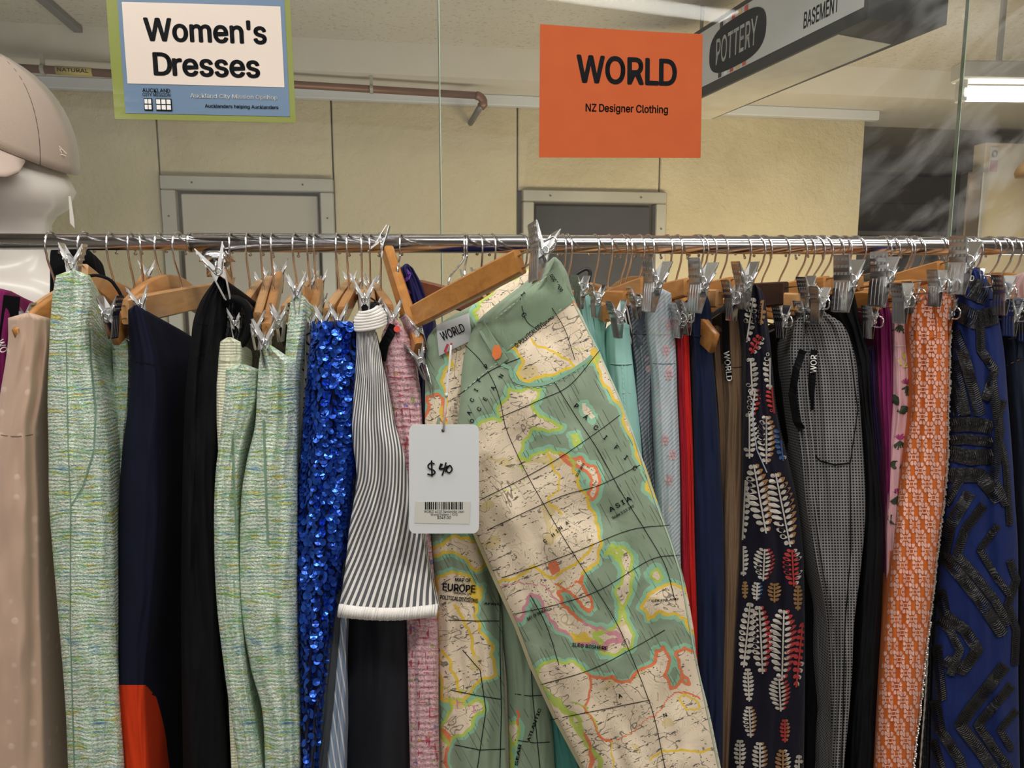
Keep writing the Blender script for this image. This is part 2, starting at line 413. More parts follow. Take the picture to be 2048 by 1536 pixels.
# fluorescent tube at the upper right
EM = NT('lit_fluorescent_tube'); e = EM.n('ShaderNodeEmission', Color=(1.0, 0.97, 0.90, 1), Strength=7.0)
EM.t.links.new(e.outputs[0], EM.out.inputs[0]); EM = EM.m
a0 = at(1922, 187, 2.3); a1 = a0 + Vector((1.1, 0.10, 0.0)); a1.z = a0.z + 0.015
fl = thing('tube_light', 'lit white fluorescent tube light behind the smeared right-hand glass', 'ceiling light', (a0 + a1) / 2)
MB().tube([a0, a1], 0.022, 14).build('tube', EM, fl, True)
MB().box((a0 + a1) / 2 + Vector((0, 0, 0.06)), 1.14, 0.07, 0.05, (a1 - a0).normalized(), bev=0.004).build('housing', SMOOTHC, fl)
for q in (a0, a1):
    MB().box(q + Vector((0, 0, 0.015)), 0.02, 0.035, 0.08, bev=0.003).build('lamp_holder', SMOOTHC, fl)
for q in (a0.lerp(a1, 0.1), a0.lerp(a1, 0.9)):
    MB().box((q.x, q.y, (q.z + 0.08 + ZC) / 2), 0.012, 0.012, ZC - q.z - 0.08).build('drop_rod', STEEL, fl)

# ------------------------------------------------------------------ hanging box sign: POTTERY / BASEMENT
zb_ = EYE + 0.55; zt_ = EYE + 0.752
A = onz(1735, 38, zb_); B = onz(1893, 50, zb_); D = onz(1425, 238, zb_); C = A + (D - B)
sgn = thing('hanging_box_sign', 'long black and white box sign with pottery and basement lettering', 'sign', (A + D) / 2)
up = Vector((0, 0, 1)); H = zt_ - zb_
ax = (C - A).normalized(); side = (B - A).normalized(); face_n = (-up.cross(ax)).normalized()
if face_n.dot(B - A) > 0: face_n = -face_n
MB().plate([A, B, D, C], up * H).build('box', [flat('black_sign_casing', srgb(34, 34, 37), 0.5, bump=0.1, bscale=30)], sgn)
t = NT('scuffed_sign_underside'); nz = t.noise(t.gen(), 9, 5, 0.7)
MB().plate([A.lerp(B, .03) + ax * .10, B.lerp(A, .10) + ax * .14, D.lerp(C, .04), C.lerp(D, .04)], up * -0.0015).build('underside_panel', t.fin(t.mix(nz.outputs[0], srgb(150, 140, 122), srgb(196, 188, 170)), 0.5), sgn)
def face(s, z, off=0.001): return A + ax * s + up * z + face_n * off     # s from the near end
def face_sz(px, py):
    d = ray(px, py); o0 = Vector((0, 0, EYE)); tt = (A - o0).dot(face_n) / d.dot(face_n); q = o0 + d * tt
    return (q - A).dot(ax), q.z - A.z
Ls = (C - A).length
MB().plate([face(0.012, .028), face(Ls - .01, .028), face(Ls - .01, H - .014), face(0.012, H - .014)], face_n * 0.001).build('white_face', flat('white_sign_face', srgb(196, 197, 200), 0.4), sgn)
s0, _ = face_sz(1533, 75); s1, _ = face_sz(1420, 120)
zc = H * 0.52; hh = 0.066
pill = []; smid = (s0 + s1) / 2; hw = (s1 - s0) / 2
for k in range(32):
    a = 2 * math.pi * k / 32; ca, sa = math.cos(a), math.sin(a)
    px_ = math.copysign(abs(ca) ** 0.6, ca) * hw; pz_ = math.copysign(abs(sa) ** 0.75, sa) * hh
    pill.append(face(smid + px_, zc + pz_, 0.0022))
MB().plate(pill, face_n * 0.0008).build('black_oval', INK, sgn)
cols = [srgb(30, 30, 34), srgb(222, 222, 222), srgb(186, 60, 44), srgb(214, 178, 110), srgb(200, 80, 60)]
for k, c in enumerate(cols):
    m = flat('stripe_' + 'abcde'[k], c, 0.5); ss = smid + hw * (0.5 - k * 0.22)
    for z0, z1 in ((zc + hh * .85, H - .016), (.03, zc - hh * .85)):
        MB().plate([face(ss, z0, .0024), face(ss + hw * .12, z0, .0024), face(ss + hw * .12, z1, .0024), face(ss, z1, .0024)], face_n * .0004).build('colour_stripe', m, sgn)
tm = MB(); add_text(tm, 'POTTERY', lambda x, y: face(smid - x, zc + y, 0.0034), 0, 0, width=hw * 1.45, height=hh * 1.05, bold=0.01, ydown=False); tm.build('pottery_lettering', WHITE_INK, sgn)
sb0, zb0 = face_sz(1643, 24)
tm = MB(); add_text(tm, 'BASEMENT', lambda x, y: face(sb0 - x, zb0 + y, 0.0024), 0, 0, width=.125, height=.036, bold=0.02, ydown=False); tm.build('basement_lettering', INK, sgn)
for s_ in (0.1, Ls - 0.1):
    q = A + ax * s_ + side * 0.09
    MB().tube([q + up * H, Vector((q.x, q.y, ZC))], 0.006, 8).build('mounting_rod', STEEL, sgn)

# ------------------------------------------------------------------ glass partition
t = NT('clear_glass_with_smears'); p = t.gen()
lw = t.n('ShaderNodeFresnel', IOR=1.45); tr = t.n('ShaderNodeBsdfTransparent', Color=(0.96, 0.98, 0.97, 1))
gl = t.n('ShaderNodeBsdfGlossy', Roughness=0.02); df = t.n('ShaderNodeBsdfDiffuse', Color=(0.85, 0.84, 0.84, 1))
m1 = t.n('ShaderNodeMixShader', _0=t.math('MULTIPLY', lw.outputs[0], 0.22)); t.t.links.new(tr.outputs[0], m1.inputs[1]); t.t.links.new(gl.outputs[0], m1.inputs[2])
rotp = t.map(p, (1, 1, 1), (0, R(40), 0)); st_ = t.noise(t.map(rotp, (4, 4, 13)), 1.0, 6, 0.6, 1.2)
blot = t.noise(p, 5.0, 3, 0.5, 0.6)
xs = t.n('ShaderNodeSeparateXYZ', Vector=p).outputs
gx = t.n('ShaderNodeMapRange', _0=xs[0], _1=0.62, _2=1.15, _3=0.03, _4=1.0).outputs[0]
mk_ = t.n('ShaderNodeClamp', Value=t.math('MULTIPLY', t.math('SUBTRACT', t.math('ADD', st_.outputs[0], t.math('MULTIPLY', blot.outputs[0], .7)), 0.80), 3.5)).outputs[0]
gx2 = t.n('ShaderNodeMapRange', _0=xs[0], _1=1.25, _2=1.6, _3=1.0, _4=0.15).outputs[0]
smf = t.math('MULTIPLY', t.math('MULTIPLY', mk_, t.math('MULTIPLY', gx, gx2)), 0.26)
smf = t.math('ADD', smf, 0.015)
m2 = t.n('ShaderNodeMixShader', _0=smf); t.t.links.new(m1.outputs[0], m2.inputs[1]); t.t.links.new(df.outputs[0], m2.inputs[2])
t.t.links.new(m2.outputs[0], t.out.inputs[0]); GLASS = t.m
GEDGE = flat('pale_green_glass_edge', srgb(176, 196, 176), 0.25)
gj = [-3.6, onp(881, 300, GY).x, onp(1915, 300, GY).x, 3.6]
for i in range(3):
    nm = ['window_2', 'window_3', 'window_4'][i]
    e = thing(nm, None, None, pl((gj[i] + gj[i + 1]) / 2, GY, 0)); e['kind'] = 'structure'
    wall_panel('pane', gj[i] + 0.0012, gj[i + 1] - 0.0016, 0.02, ZC + 0.1, GY, 0.008, GLASS, e, bev=0)
    if i > 0: wall_panel('pane_edge', gj[i] - 0.0003, gj[i] + 0.0012, 0.02, ZC + 0.1, GY, 0.008, GEDGE, e, bev=0)
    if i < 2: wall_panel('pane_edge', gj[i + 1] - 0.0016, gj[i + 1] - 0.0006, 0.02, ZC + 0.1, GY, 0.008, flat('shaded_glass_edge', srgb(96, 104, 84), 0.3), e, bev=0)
o = wall_panel('wall_header', -4.3, 4.3, ZC + 0.1, EYE + 1.2, GY - .02, 0.06, SMOOTHC); o['kind'] = 'structure'

# ------------------------------------------------------------------ paper signs taped to the glass
def sign_fn(c, off):
    TL, TR, BR, BL = [onp(x, y, GY) for x, y in c]
    def fn(u, v):
        return TL.lerp(TR, u).lerp(BL.lerp(BR, u), v) - nP * off
    return fn
def sheet(name, fn, u0, v0, u1, v1, mat, parent, th=0.0006, nu=14, nv=10, rad=0):
    vs = []; fs = []
    for l in (0, 1):
        for j in range(nv + 1):
            for i in range(nu + 1):
                vs.append(fn(u0 + (u1 - u0) * i / nu, v0 + (v1 - v0) * j / nv) - nP * (th * l))
    N = (nu + 1) * (nv + 1)
    for j in range(nv):
        for i in range(nu):
            a = j * (nu + 1) + i; q = (a, a + 1, a + nu + 2, a + nu + 1)
            fs.append(q); fs.append(tuple(N + k for k in reversed(q)))
    edge = [i for i in range(nu + 1)] + [j * (nu + 1) + nu for j in range(1, nv + 1)] + [nv * (nu + 1) + i for i in range(nu - 1, -1, -1)] + [j * (nu + 1) for j in range(nv - 1, 0, -1)]
    for k in range(len(edge)):
        a, b = edge[k], edge[(k + 1) % len(edge)]; fs.append((b, a, N + a, N + b))
    return MB().add(vs, fs).build(name, mat, parent)
WS = [(212, -15), (580, -4), (592, 246), (230, 238)]
f0 = sign_fn(WS, 0.001)
wd = thing('laminated_sign', "laminated blue and green sign reading Women's Dresses", 'sign', f0(.5, 1.0), None)
def wf(off): 
    return lambda u, v: f0(u, v) - nP * (off + 0.0012 * math.sin(u * 3.1) + 0.0008 * math.sin(v * 5 + u * 2))
LAM = dict(Coat_Weight=0.8, Coat_Roughness=0.06)
sheet('green_border', wf(0), 0, 0, 1, 1, flat('green_laminated_card', srgb(128, 138, 52), 0.4, **LAM), wd)
sheet('blue_field', wf(.0008), .06, .02, .968, .952, flat('blue_laminated_card', srgb(96, 124, 154), 0.4, **LAM), wd)
sheet('cream_panel', wf(.0016), .083, .075, .945, .715, flat('cream_laminated_card', srgb(226, 212, 200), 0.4, **LAM), wd)
g2 = wf(.0028); tm = MB()
add_text(tm, "Women's", g2, .525, .285, width=.67, height=.172, rot=0.0, bold=0.03)
add_text(tm, "Dresses", g2, .52, .555, width=.585, height=.172, bold=0.03)
tm.build('title_lettering', INK, wd, kind='stuff')
tm = MB(); add_text(tm, "Auckland City Mission Opshop", g2, .66, .80, width=.485, height=.032, bold=0.015); tm.build('shop_lettering', WHITE_INK, wd)
tm = MB(); add_text(tm, "Aucklanders helping Aucklanders", g2, .70, .88, width=.41, height=.026, bold=0.02)
tm.build('slogan_lettering', INK, wd)
# emblem: city name over two little blocks of buildings
tm = MB(); add_text(tm, "AUCKLAND", g2, .235, .765, width=.15, height=.03, bold=.01); add_text(tm, "CITY MISSION", g2, .235, .80, width=.15, height=.025, bold=.01)
def rct(mb, fn, u0, v0, u1, v1, m=0): mb.add([fn(u0, v0), fn(u0, v1), fn(u1, v1), fn(u1, v0)], [(0, 1, 2, 3)], m)
for (u0, u1) in ((.165, .21), (.228, .315)):
    rct(tm, g2, u0, .83, u1, .93)
tm.build('emblem', INK, wd)
tm = MB(); g3 = wf(.0032)
for k in range(10):
    u0 = .168 + (k % 2) * .02 if k < 4 else .231 + ((k - 4) % 3) * .028
    v0 = .838 + (k // 2 % 2) * .045 if k < 4 else .838 + ((k - 4) // 3) * .045
    rct(tm, g3, u0, v0, u0 + (.016 if k < 4 else .022), v0 + .036)
tm.build('emblem_windows', WHITE_INK, wd)
OS = [(1079, 50), (1403, 70), (1401, 316), (1078, 315)]
f1 = sign_fn(OS, 0.001)
ws = thing('paper_sign', 'plain orange paper sign reading WORLD in black', 'sign', f1(.5, 1))
def of(off): return lambda u, v: f1(u, v) - nP * (off + 0.004 * (1 - v) ** 2 * (u - .5) ** 2 * 4 + .001 * math.sin(v * 4))
t = NT('orange_paper'); nz = t.noise(t.gen(), 25, 4)
sheet('paper', of(0), 0, 0, 1, 1, t.fin(t.mix(nz.outputs[0], srgb(190, 86, 40), srgb(200, 96, 48)), .85), ws)
tm = MB(); g2 = of(.0012); add_text(tm, 'WORLD', g2, .53, .315, width=.62, height=.20, bold=.03)
tm.build('title_lettering', INK, ws); tm = MB(); add_text(tm, 'NZ Designer Clothing', g2, .532, .61, width=.51, height=.058, bold=.02); tm.build('lettering', INK, ws)

# ------------------------------------------------------------------ clothes rail
RY, RK = 1.15, 0.08
rl0 = onp(-900, 479, RY, RK); rl1 = onp(2900, 497, RY, RK)
def railp(x):
    return rl0.lerp(rl1, (x - rl0.x) / (rl1.x - rl0.x))
dR = (rl1 - rl0).normalized()
jx = onp(378, 485, RY, RK).x
rail = thing('clothes_rail', 'long polished chrome clothes rail with a thicker sleeve section', 'clothes rail', railp(0))
sleeve_end = onp(1450, 485, RY, RK).x
MB().tube([rl0, rl1], 0.0118, 28).build('inner_tube', RAILM, rail, True)
sl = MB().tube([railp(jx), railp(2.2)], 0.0140, 28); sl.tube([railp(jx) - dR * .0, railp(jx) + dR * .004], 0.0145, 28)
sl.build('outer_tube', RAILM, rail, True)
bk = railp(onp(432, 485, RY, RK).x)
br = MB().tube([bk + Vector((0, .002, -.012)), bk + Vector((0, .002, -.028))], [0.020, 0.026], 20); br.tube([bk + Vector((0, .004, -.028)), bk + Vector((0, .004, -.05))], 0.017, 20)
br.build('support_collar', CHROME, rail, True)
MB().tube([bk + Vector((0, .02, -.04)), Vector((bk.x, bk.y + .02, 0.01))], 0.0125, 16).build('support_post', CHROME, rail, True)
for xx in (-1.75, 2.05):
    q = railp(xx); MB().tube([q - Vector((0, 0, 0.01)), Vector((q.x, q.y, 0.01))], 0.0125, 16).build('end_post', CHROME, rail, True)
    MB().box((q.x, q.y, .012), .05, .5, .024, bev=.004).build('foot', CHROME, rail)

# ------------------------------------------------------------------ hangers
UP = Vector((0, 0, 1))
def make_clip(parent, P, s, sc_=1.0, lean=0.0, ribs=True, tin=True):
    """spring clip: jaws open sideways (l), plates run along s; P = pivot"""
    l = UP.cross(s).normalized(); z = s.cross(l).normalized()
    if lean: q = Matrix.Rotation(lean, 3, s); l = q @ l; z = q @ z
    L = lambda a, b, c: P + (l * a + z * b + s * c) * sc_
    mb = MB(); wd_ = .0082
    for sg in (-1, 1):
        prof = [(.0118, .0250), (.0080, .0120), (.0048, .0020), (.0040, -.008), (.0012, -.0270)]
        for k in range(len(prof) - 1):
            (a0, b0), (a1, b1) = prof[k], prof[k + 1]
            vs = [L(sg * a0, b0, -wd_), L(sg * a0, b0, wd_), L(sg * a1, b1, wd_), L(sg * a1, b1, -wd_)]
            th = l * (sg * .0012 * sc_)
            mb.add(vs + [v + th for v in vs], [(0, 1, 2, 3), (7, 6, 5, 4), (0, 4, 5, 1), (1, 5, 6, 2), (2, 6, 7, 3), (3, 7, 4, 0)], 0)
        for e in (-1, 1):                                  # side webs
            vs = [L(sg * .0118, .0245, e * wd_), L(sg * .0048, .002, e * wd_), L(sg * .0040, -.008, e * wd_), L(-sg * .001, -.002, e * wd_), L(sg * .002, .007, e * wd_)]
            mb.plate(vs, s * (e * .0006 * sc_), 1)
        if ribs:
            for r_ in range(4):
                c = -.0058 + r_ * .0039
                a0, b0, a1, b1 = .0062, .000, .0028, -.0255
                vs = [L(sg * a0, b0, c - .0010), L(sg * a0, b0, c + .0010), L(sg * a1, b1, c + .0010), L(sg * a1, b1, c - .0010)]
                mb.plate(vs, l * (sg * .0004 * sc_), 0)
            for a_ in range(3):
                for r_ in range(4):
                    c = -.0058 + r_ * .0039; tt = .18 + a_ * .3
                    q = L(sg * (.0118 + (.0062 - .0118) * tt + .0010), .0245 + (.004 - .0255) * tt, c)
                    mb.box(q, .0016 * sc_, .0024 * sc_, .0026 * sc_, l, s, z, 0)
    o = mb.build('clip', [CHROME, TIN if tin else CHROME_D], parent)
    sp = MB(); n = 30
    sp.tube([P + (l * (math.cos(a) * .0034) + z * (math.sin(a) * .0034) + s * (-.0085 + .017 * k / n)) * sc_ for k in range(n + 1) for a in [k / n * 2 * math.pi * 4]], .0008 * sc_, 5)
    for sg in (-1, 1): sp.tube([P + (s * .0085 + l * sg * .0034) * sc_, P + (s * .010 + l * sg * .0095 + z * .014) * sc_], .0008 * sc_, 5)
    sp.build('spring', CHROME, o, True)
    rg = MB(); rg.tube([P + (s * (.0107) + l * (math.cos(a) * .0032) + z * (math.sin(a) * .0032)) * sc_ for a in [k * math.pi / 5 for k in range(10)]], .0009 * sc_, 5, closed=True)
    rg.build('rivet', CHROME, o, True)
    return o
def bar_mesh(pts, h, th, taper=0.15):
    """wooden bar along a polyline, rounded section"""
    mb = MB(); N = len(pts); vs = []
    for i, p in enumerate(pts):
        t = (pts[min(i + 1, N - 1)] - pts[max(i - 1, 0)]).normalized()
        l = t.cross(UP).normalized(); z = l.cross(t).normalized()
        e = 1 - taper * abs(2 * i / (N - 1) - 1) ** 3
        hh, tt = h / 2 * e, th / 2 * e; b = min(hh, tt) * .35
        for a, c in ((-tt + b, -hh), (tt - b, -hh), (tt, -hh + b), (tt, hh - b), (tt - b, hh), (-tt + b, hh), (-tt, hh - b), (-tt, -hh + b)):
            vs.append(p + l * a + z * c)
    fs = [tuple(range(7, -1, -1)), tuple((N - 1) * 8 + k for k in range(8))]
    for i in range(N - 1):
        for k in range(8): fs.append((i * 8 + k, i * 8 + (k + 1) % 8, i * 8 + 8 + (k + 1) % 8, i * 8 + 8 + k))
    return mb.add(vs, fs)
def hook_mesh(x, u, S, tip=200):
    c = railp(x) - UP * (0.0225 - .0148); Rr = 0.0225; pts = []
    for k in range(19):
        a = R(tip - k * (tip + 28) / 18); pts.append(c - u * (-math.cos(a)) * Rr * 1.0 + UP * math.sin(a) * Rr)
    e = pts[-1]
    for k in range(1, 8):
        f = k / 7; sm = f * f * (3 - 2 * f)
        pts.append(Vector((e.x + (S.x - e.x) * sm, e.y + (S.y - e.y) * sm, e.z + (S.z + .012 - e.z) * f)))
    pts.append(S)
    mb = MB().tube(pts, 0.00155, 8); mb.tube([pts[0] - u * .0005, pts[0] + u * .0005], .0026, 8)
    return mb
HN = []
def hanger(hpx, label, target=None, wi=0, style='bar', drop=None, yaw=None, clips=True, clip_scale=1.0, lean=0.0, Lb=.172, group=None, clipyaw=0.0, stem=.062, barh=.027, wire=True, back=True, ribs=True):
    x = onp(hpx, 486, RY - .022, RK).x; rp = railp(x)
    yaw = random.uniform(-.09, .09) if yaw is None else yaw
    u = Vector((RK + math.sin(yaw), -1, 0)).normalized()
    S = rp - UP * (stem + .012)
    T = None
    if target:
        T = at(*target); hv = Vector((T.x - S.x, T.y - S.y, 0)); u = hv.normalized(); Lc = hv.length
    else:
        Lc = Lb + .03
        if clips: T = Vector((S.x, S.y, 0)) + u * Lc; T.z = S.z - .018 - (random.uniform(.0, .022) if drop is None else drop)
    mid = S - UP * .010
    gap = .034 if clips else .0
    if T is None:
        T = Vector((S.x, S.y, 0)) + u * Lb; T.z = S.z - .012 - (random.uniform(.0, .022) if drop is None else drop)
    dv = (T - mid).normalized(); Lf = max((T - mid).length - gap, .05)
    Fp = mid + dv * Lf; Bl = min(Lf, .15); Bp = mid - dv * Bl
    h = thing('clip_hanger' if clips else 'coat_hanger', label, 'hanger', mid, group)
    hook_mesh(x, u, S, 200 + random.uniform(-10, 12)).build('hook', CHROME, h, True)
    if style == 'bar': pts = [Bp.lerp(mid, k / 4) for k in range(4)] + [mid.lerp(Fp, k / 5) for k in range(6)]
    else:
        pts = []
        for k in range(15):
            f = k / 14 * 2 - 1; q = mid + (Fp - mid) * f if f > 0 else mid + (mid - Bp) * f
            pts.append(q + UP * (.026 * (1 - abs(f) ** 1.6) - .012) + UP * (-.012 * abs(f) ** 3))
    bar_mesh(pts, barh * (1.15 if style != 'bar' else 1), .0125, .12 if style == 'bar' else .3).build('wooden_bar', WOOD[wi], h, style != 'bar')
    MB().tube([S, S - UP * .008], .0028, 8).build('ferrule', CHROME, h, True)
    if clips:
        if wire:
            sv = u.cross(UP).normalized(); nv_ = sv.cross(dv).normalized(); nv_ = nv_ if nv_.z > 0 else -nv_
            for sgn_, e_ in ((1, Fp),) + (((-1, Bp),) if back else ()):
                d_ = dv * sgn_; k = .008
                MB().tube([e_ - d_ * .004 + nv_ * k, e_ + d_ * .046 + nv_ * k, e_ + d_ * .052 + nv_ * (k - .0015), e_ + d_ * .055 + nv_ * (k - .005), e_ + d_ * .055 - nv_ * (k - .004), e_ + d_ * .052 - nv_ * (k - .001), e_ + d_ * .046 - nv_ * k, e_ - d_ * .004 - nv_ * k], .0011, 6).build('clip_wire', CHROME, h, True)
        cu = Matrix.Rotation(clipyaw, 3, 'Z') @ u
        make_clip(h, T - UP * .002, cu, clip_scale, lean, ribs)
        if back: make_clip(h, Bp - dv * .03 - UP * .002, u, clip_scale, 0, False)
    HN.append(h); return h

# ------------------------------------------------------------------ garments
class Gar:
    """a garment hanging edge-on: outline rows (py, left, right) measured on the front edge at depth Yf; sides run back to the far clip"""
    def __init__(s, rows, dY=0.0, bulge=None, depth=.29, slope=-.08, amp=.004, fx=2.2, fy=.25, seed=0, folds=(), nt=36, step=6.0, top=.006, y_rows=None, thin=.6, sag=.28):
        s.rows = rows; s.sag = sag; s.dY = dY; s.depth = depth; s.slope = slope; s.amp = amp; s.fx = fx; s.fy = fy; s.seed = seed; s.folds = folds
        s.nt = nt; s.thin = thin; s.top = top
        n = max(8, int((rows[-1][0] - rows[0][0]) / step)); s.tab = cat_smooth(rows, n); s.bulge = bulge; s.yr = y_rows
    def edges(s, py):
        T = s.tab; return float(np.interp(py, T[:, 0], T[:, 1])), float(np.interp(py, T[:, 0], T[:, 2]))
    def Y(s, t, py):
        xl, xr = s.edges(py); xc = (xl + xr) / 2
        Yb = .98 + s.dY; Yb = Yb / (1 - .08 * (xc - 1024) / F)
        if s.yr: Yb += float(np.interp(py, [r[0] for r in s.yr], [r[1] for r in s.yr]))
        W = max(xr - xl, 4) / F * Yb
        bl = s.bulge if s.bulge is not None else min(W * .5, .03)
        q = min(abs(2 * t - 1), 1.0); y = Yb + bl * (1 - math.sqrt(max(0, 1 - q * q)))
        win = 1 - q ** 4
        for (tc, wd_, am, ph) in s.folds:
            c = tc + .12 * math.sin(py * .006 + ph) * (wd_ * 3); y += am * math.exp(-((t - c) / wd_) ** 2) * min(1, max(0, (py - s.rows[0][0]) / 60))
        nz = noise.noise(Vector((t * s.fx * 2 + s.seed * 7.3, py * s.fy * .02, s.seed)))
        n2 = noise.noise(Vector((t * s.fx * 4 + s.seed, py * s.fy * .05 + t * 2, s.seed + 5)))
        return y + win * 1.5 * (s.amp * nz + s.amp * .5 * n2)
    def P(s, px, py, off=.0008):
        xl, xr = s.edges(py); t = (px - xl) / max(xr - xl, 1e-3); t = min(max(t, 0.0), 1.0)
        return at(px, py, s.Y(t, py) - off)
    def tP(s, t, py, off=.0008):
        xl, xr = s.edges(py); return at(xl + (xr - xl) * t, py, s.Y(min(max(t, 0), 1), py) - off)
    def build(s, name, mat, parent, attrs=None, flatpx=False, label=None):
        vs = []; uvs = []; fl = []; T = s.tab; nt = s.nt; ns = 8
        ts = [(1 - math.cos(math.pi * i / nt)) / 2 for i in range(nt + 1)]
        rows = [T[0, 0]] + list(T[:, 0]); M = None
        for ri, py in enumerate(rows):
            ring = []; ru = []
            xl, xr = s.edges(py)
            for tt in ts:
                ring.append(at(xl + (xr - xl) * tt, py, s.Y(tt, py))); ru.append(((tt - .5) * (xr - xl), xl + (xr - xl) * tt))
            Lp, Rp = ring[0], ring[-1]; c0 = (Lp + Rp) / 2; W = (Rp - Lp).length
            dv = Vector((s.slope, 1, 0)).normalized()
            back = []; bu = []
            def sidept(base, k, sg):
                f = k / ns; wv = s.amp * 1.2 * noise.noise(Vector((f * 3 + sg * 9 + s.seed, py * .006, 3.0)))
                p = base + dv * (s.depth * f) + Vector((wv, 0, 0)) - Vector((sg * W * .5 * (1 - s.thin) * f, 0, s.sag * s.depth * f * max(0.0, 1 - (py - T[0, 0]) / 420.0) ** 1.5)); return p
            for k in range(1, ns + 1): back.append(sidept(Rp, k, 1)); bu.append((ru[nt][0] + s.depth * 1500 * k / ns, ru[nt][1] + s.depth * 1500 * k / ns))
            for k in range(ns, 0, -1): back.append(sidept(Lp, k, -1)); bu.append((ru[0][0] - s.depth * 1500 * k / ns, ru[0][1] - s.depth * 1500 * k / ns))
            ring += back; ru += bu; M = len(ring)
            if ri == 0:                                   # rounded top: collapse towards the middle line
                mid = [(ring[i] + ring[(nt - i) if i <= nt else (nt + M - i)]) / 2 for i in range(M)]
                ring = [ring[i].lerp(mid[i], .8) + UP * s.top for i in range(M)]
            vs += ring
            zz = py - (8 if ri == 0 else 0)
            uvs += [(a / 100, -zz / 100) for a, b in ru]; fl += [(b, zz) for a, b in ru]
        n = len(rows); fs = []
        for r_ in range(n - 1):
            for k in range(M):
                a = r_ * M + k; b = r_ * M + (k + 1) % M; fs.append((a, a + M, b + M, b))
        fs.append(tuple(range(M)))
        o = MB().add(vs, fs).build(name, mat, parent, True, label=label)
        me = o.data; uvl = me.uv_layers.new(name='UVMap'); li = np.empty(len(me.loops), dtype=np.int32); me.loops.foreach_get('vertex_index', li)
        U = np.array(uvs, dtype=np.float32)[li]; uvl.data.foreach_set('uv', U.ravel())
        # wrap seam at the back (hidden) is harmless
        if attrs: attrs(me, np.array(fl, dtype=np.float64))
        s.obj = o; return o
def decal(parent, name, mat, polys, kind=None, label=None):
    mb = MB()
    for p in polys: mb.add(p, [tuple(range(len(p)))])
    return mb.build(name, mat, parent, kind=kind, label=label)
def ribbon(mb, G, pts, wd_, off=.0008, m=0, sub=8):
    """strip of cloth-surface ribbon through pixel points, wd_ in pixels"""
    out = []
    for i in range(len(pts) - 1):
        (x0, y0), (x1, y1) = pts[i], pts[i + 1]; n = max(1, int(math.hypot(x1 - x0, y1 - y0) / sub))
        for k in range(n): out.append((x0 + (x1 - x0) * k / n, y0 + (y1 - y0) * k / n))
    out.append(pts[-1]); vs = []; N = len(out)
    for i, (x, y) in enumerate(out):
        a = out[max(i - 1, 0)]; b = out[min(i + 1, N - 1)]; dx, dy = b[0] - a[0], b[1] - a[1]; L = math.hypot(dx, dy) or 1
        nx, ny = -dy / L * wd_ / 2, dx / L * wd_ / 2
        vs += [G.P(x + nx, y + ny, off), G.P(x - nx, y - ny, off)]
    mb.add(vs, [(2 * i, 2 * i + 1, 2 * i + 3, 2 * i + 2) for i in range(N - 1)], m)
def garment(name, label, cat, G, mat, group=None, bottom=None, **kw):
    xl, xr = G.edges(G.rows[0][0]); top = at((xl + xr) / 2, G.rows[0][0], .98 + G.dY)
    e = thing(name, label, cat, top, group)
    G.build(kw.pop('part', 'body'), mat, e, **kw); G.e = e
    return e
# ------------------------------------------------------------------ cloth materials
def tweed(name, base, accents, sx=2.2, sy=17, dark=1.0):
    t = NT(name); uv = t.uv()
    wob = t.noise(t.map(uv, (1.2, 1.2, 1)), 1.0, 2); uvd = t.n('ShaderNodeVectorMath', {'operation': 'ADD'}, _0=uv, _1=t.n('ShaderNodeVectorMath', {'operation': 'SCALE'}, _0=wob.outputs[1], Scale=.25)).outputs[0]
    nA = t.noise(t.map(uvd, (sx, sy, 1)), 1.0, 2, .6)
    c = t.ramp(nA.outputs[0], accents)
    nB = t.noise(t.map(uvd, (sx * 3.5, sy * 1.6, 1), loc=(7, 3, 0)), 1.0, 3, .6)
    c2 = t.ramp(nB.outputs[0], base)
    pick = t.ramp(t.noise(t.map(uvd, (sx * .8, sy * .55, 1), loc=(2, 9, 0)), 1.0, 2).outputs[0], [(.47, (0, 0, 0)), (.57, (1, 1, 1))])
    col = t.mix(pick, c2, c)
    kn = t.noise(t.map(uvd, (22, 30, 1)), 1.0, 2, .7)
    col = t.mix(t.ramp(kn.outputs[0], [(.38, (.42, .42, .42)), (.56, (1, 1, 1))]), srgb(112, 136, 118), col) if dark else col
    wv = t.n('ShaderNodeTexWave', {'bands_direction': 'Y'}, Vector=uvd, Scale=4.2, Distortion=2.5, Detail=2)
    h = t.math('ADD', t.math('MULTIPLY', kn.outputs[0], 1.4), t.math('MULTIPLY', wv.outputs[0], .4))
    t.bump(h, .7, .002)
    sp = t.noise(t.map(uvd, (38, 38, 1), loc=(4, 4, 0)), 1.0, 1)
    glit = t.math('GREATER_THAN', sp.outputs[0], .66)
    t.set(t.b, 'Metallic', t.math('MULTIPLY', glit, .8))
    m = t.fin(t.mix(t.math('MULTIPLY', glit, .8), col, srgb(225, 230, 225)), .6, 0)
    t.set(t.b, 'Metallic', t.math('MULTIPLY', glit, .8)); t.set(t.b, 'Roughness', t.math('SUBTRACT', .75, t.math('MULTIPLY', glit, .5)))
    return m
GT = tweed('green_boucle_tweed', [(.3, srgb(160, 205, 185)), (.42, srgb(232, 240, 230)), (.5, srgb(196, 220, 204)), (.62, srgb(240, 238, 220))],
           [(.28, srgb(80, 118, 175)), (.38, srgb(170, 205, 210)), (.46, srgb(214, 228, 200)), (.53, srgb(120, 190, 155)), (.60, srgb(212, 214, 110)), (.70, srgb(205, 168, 100))])
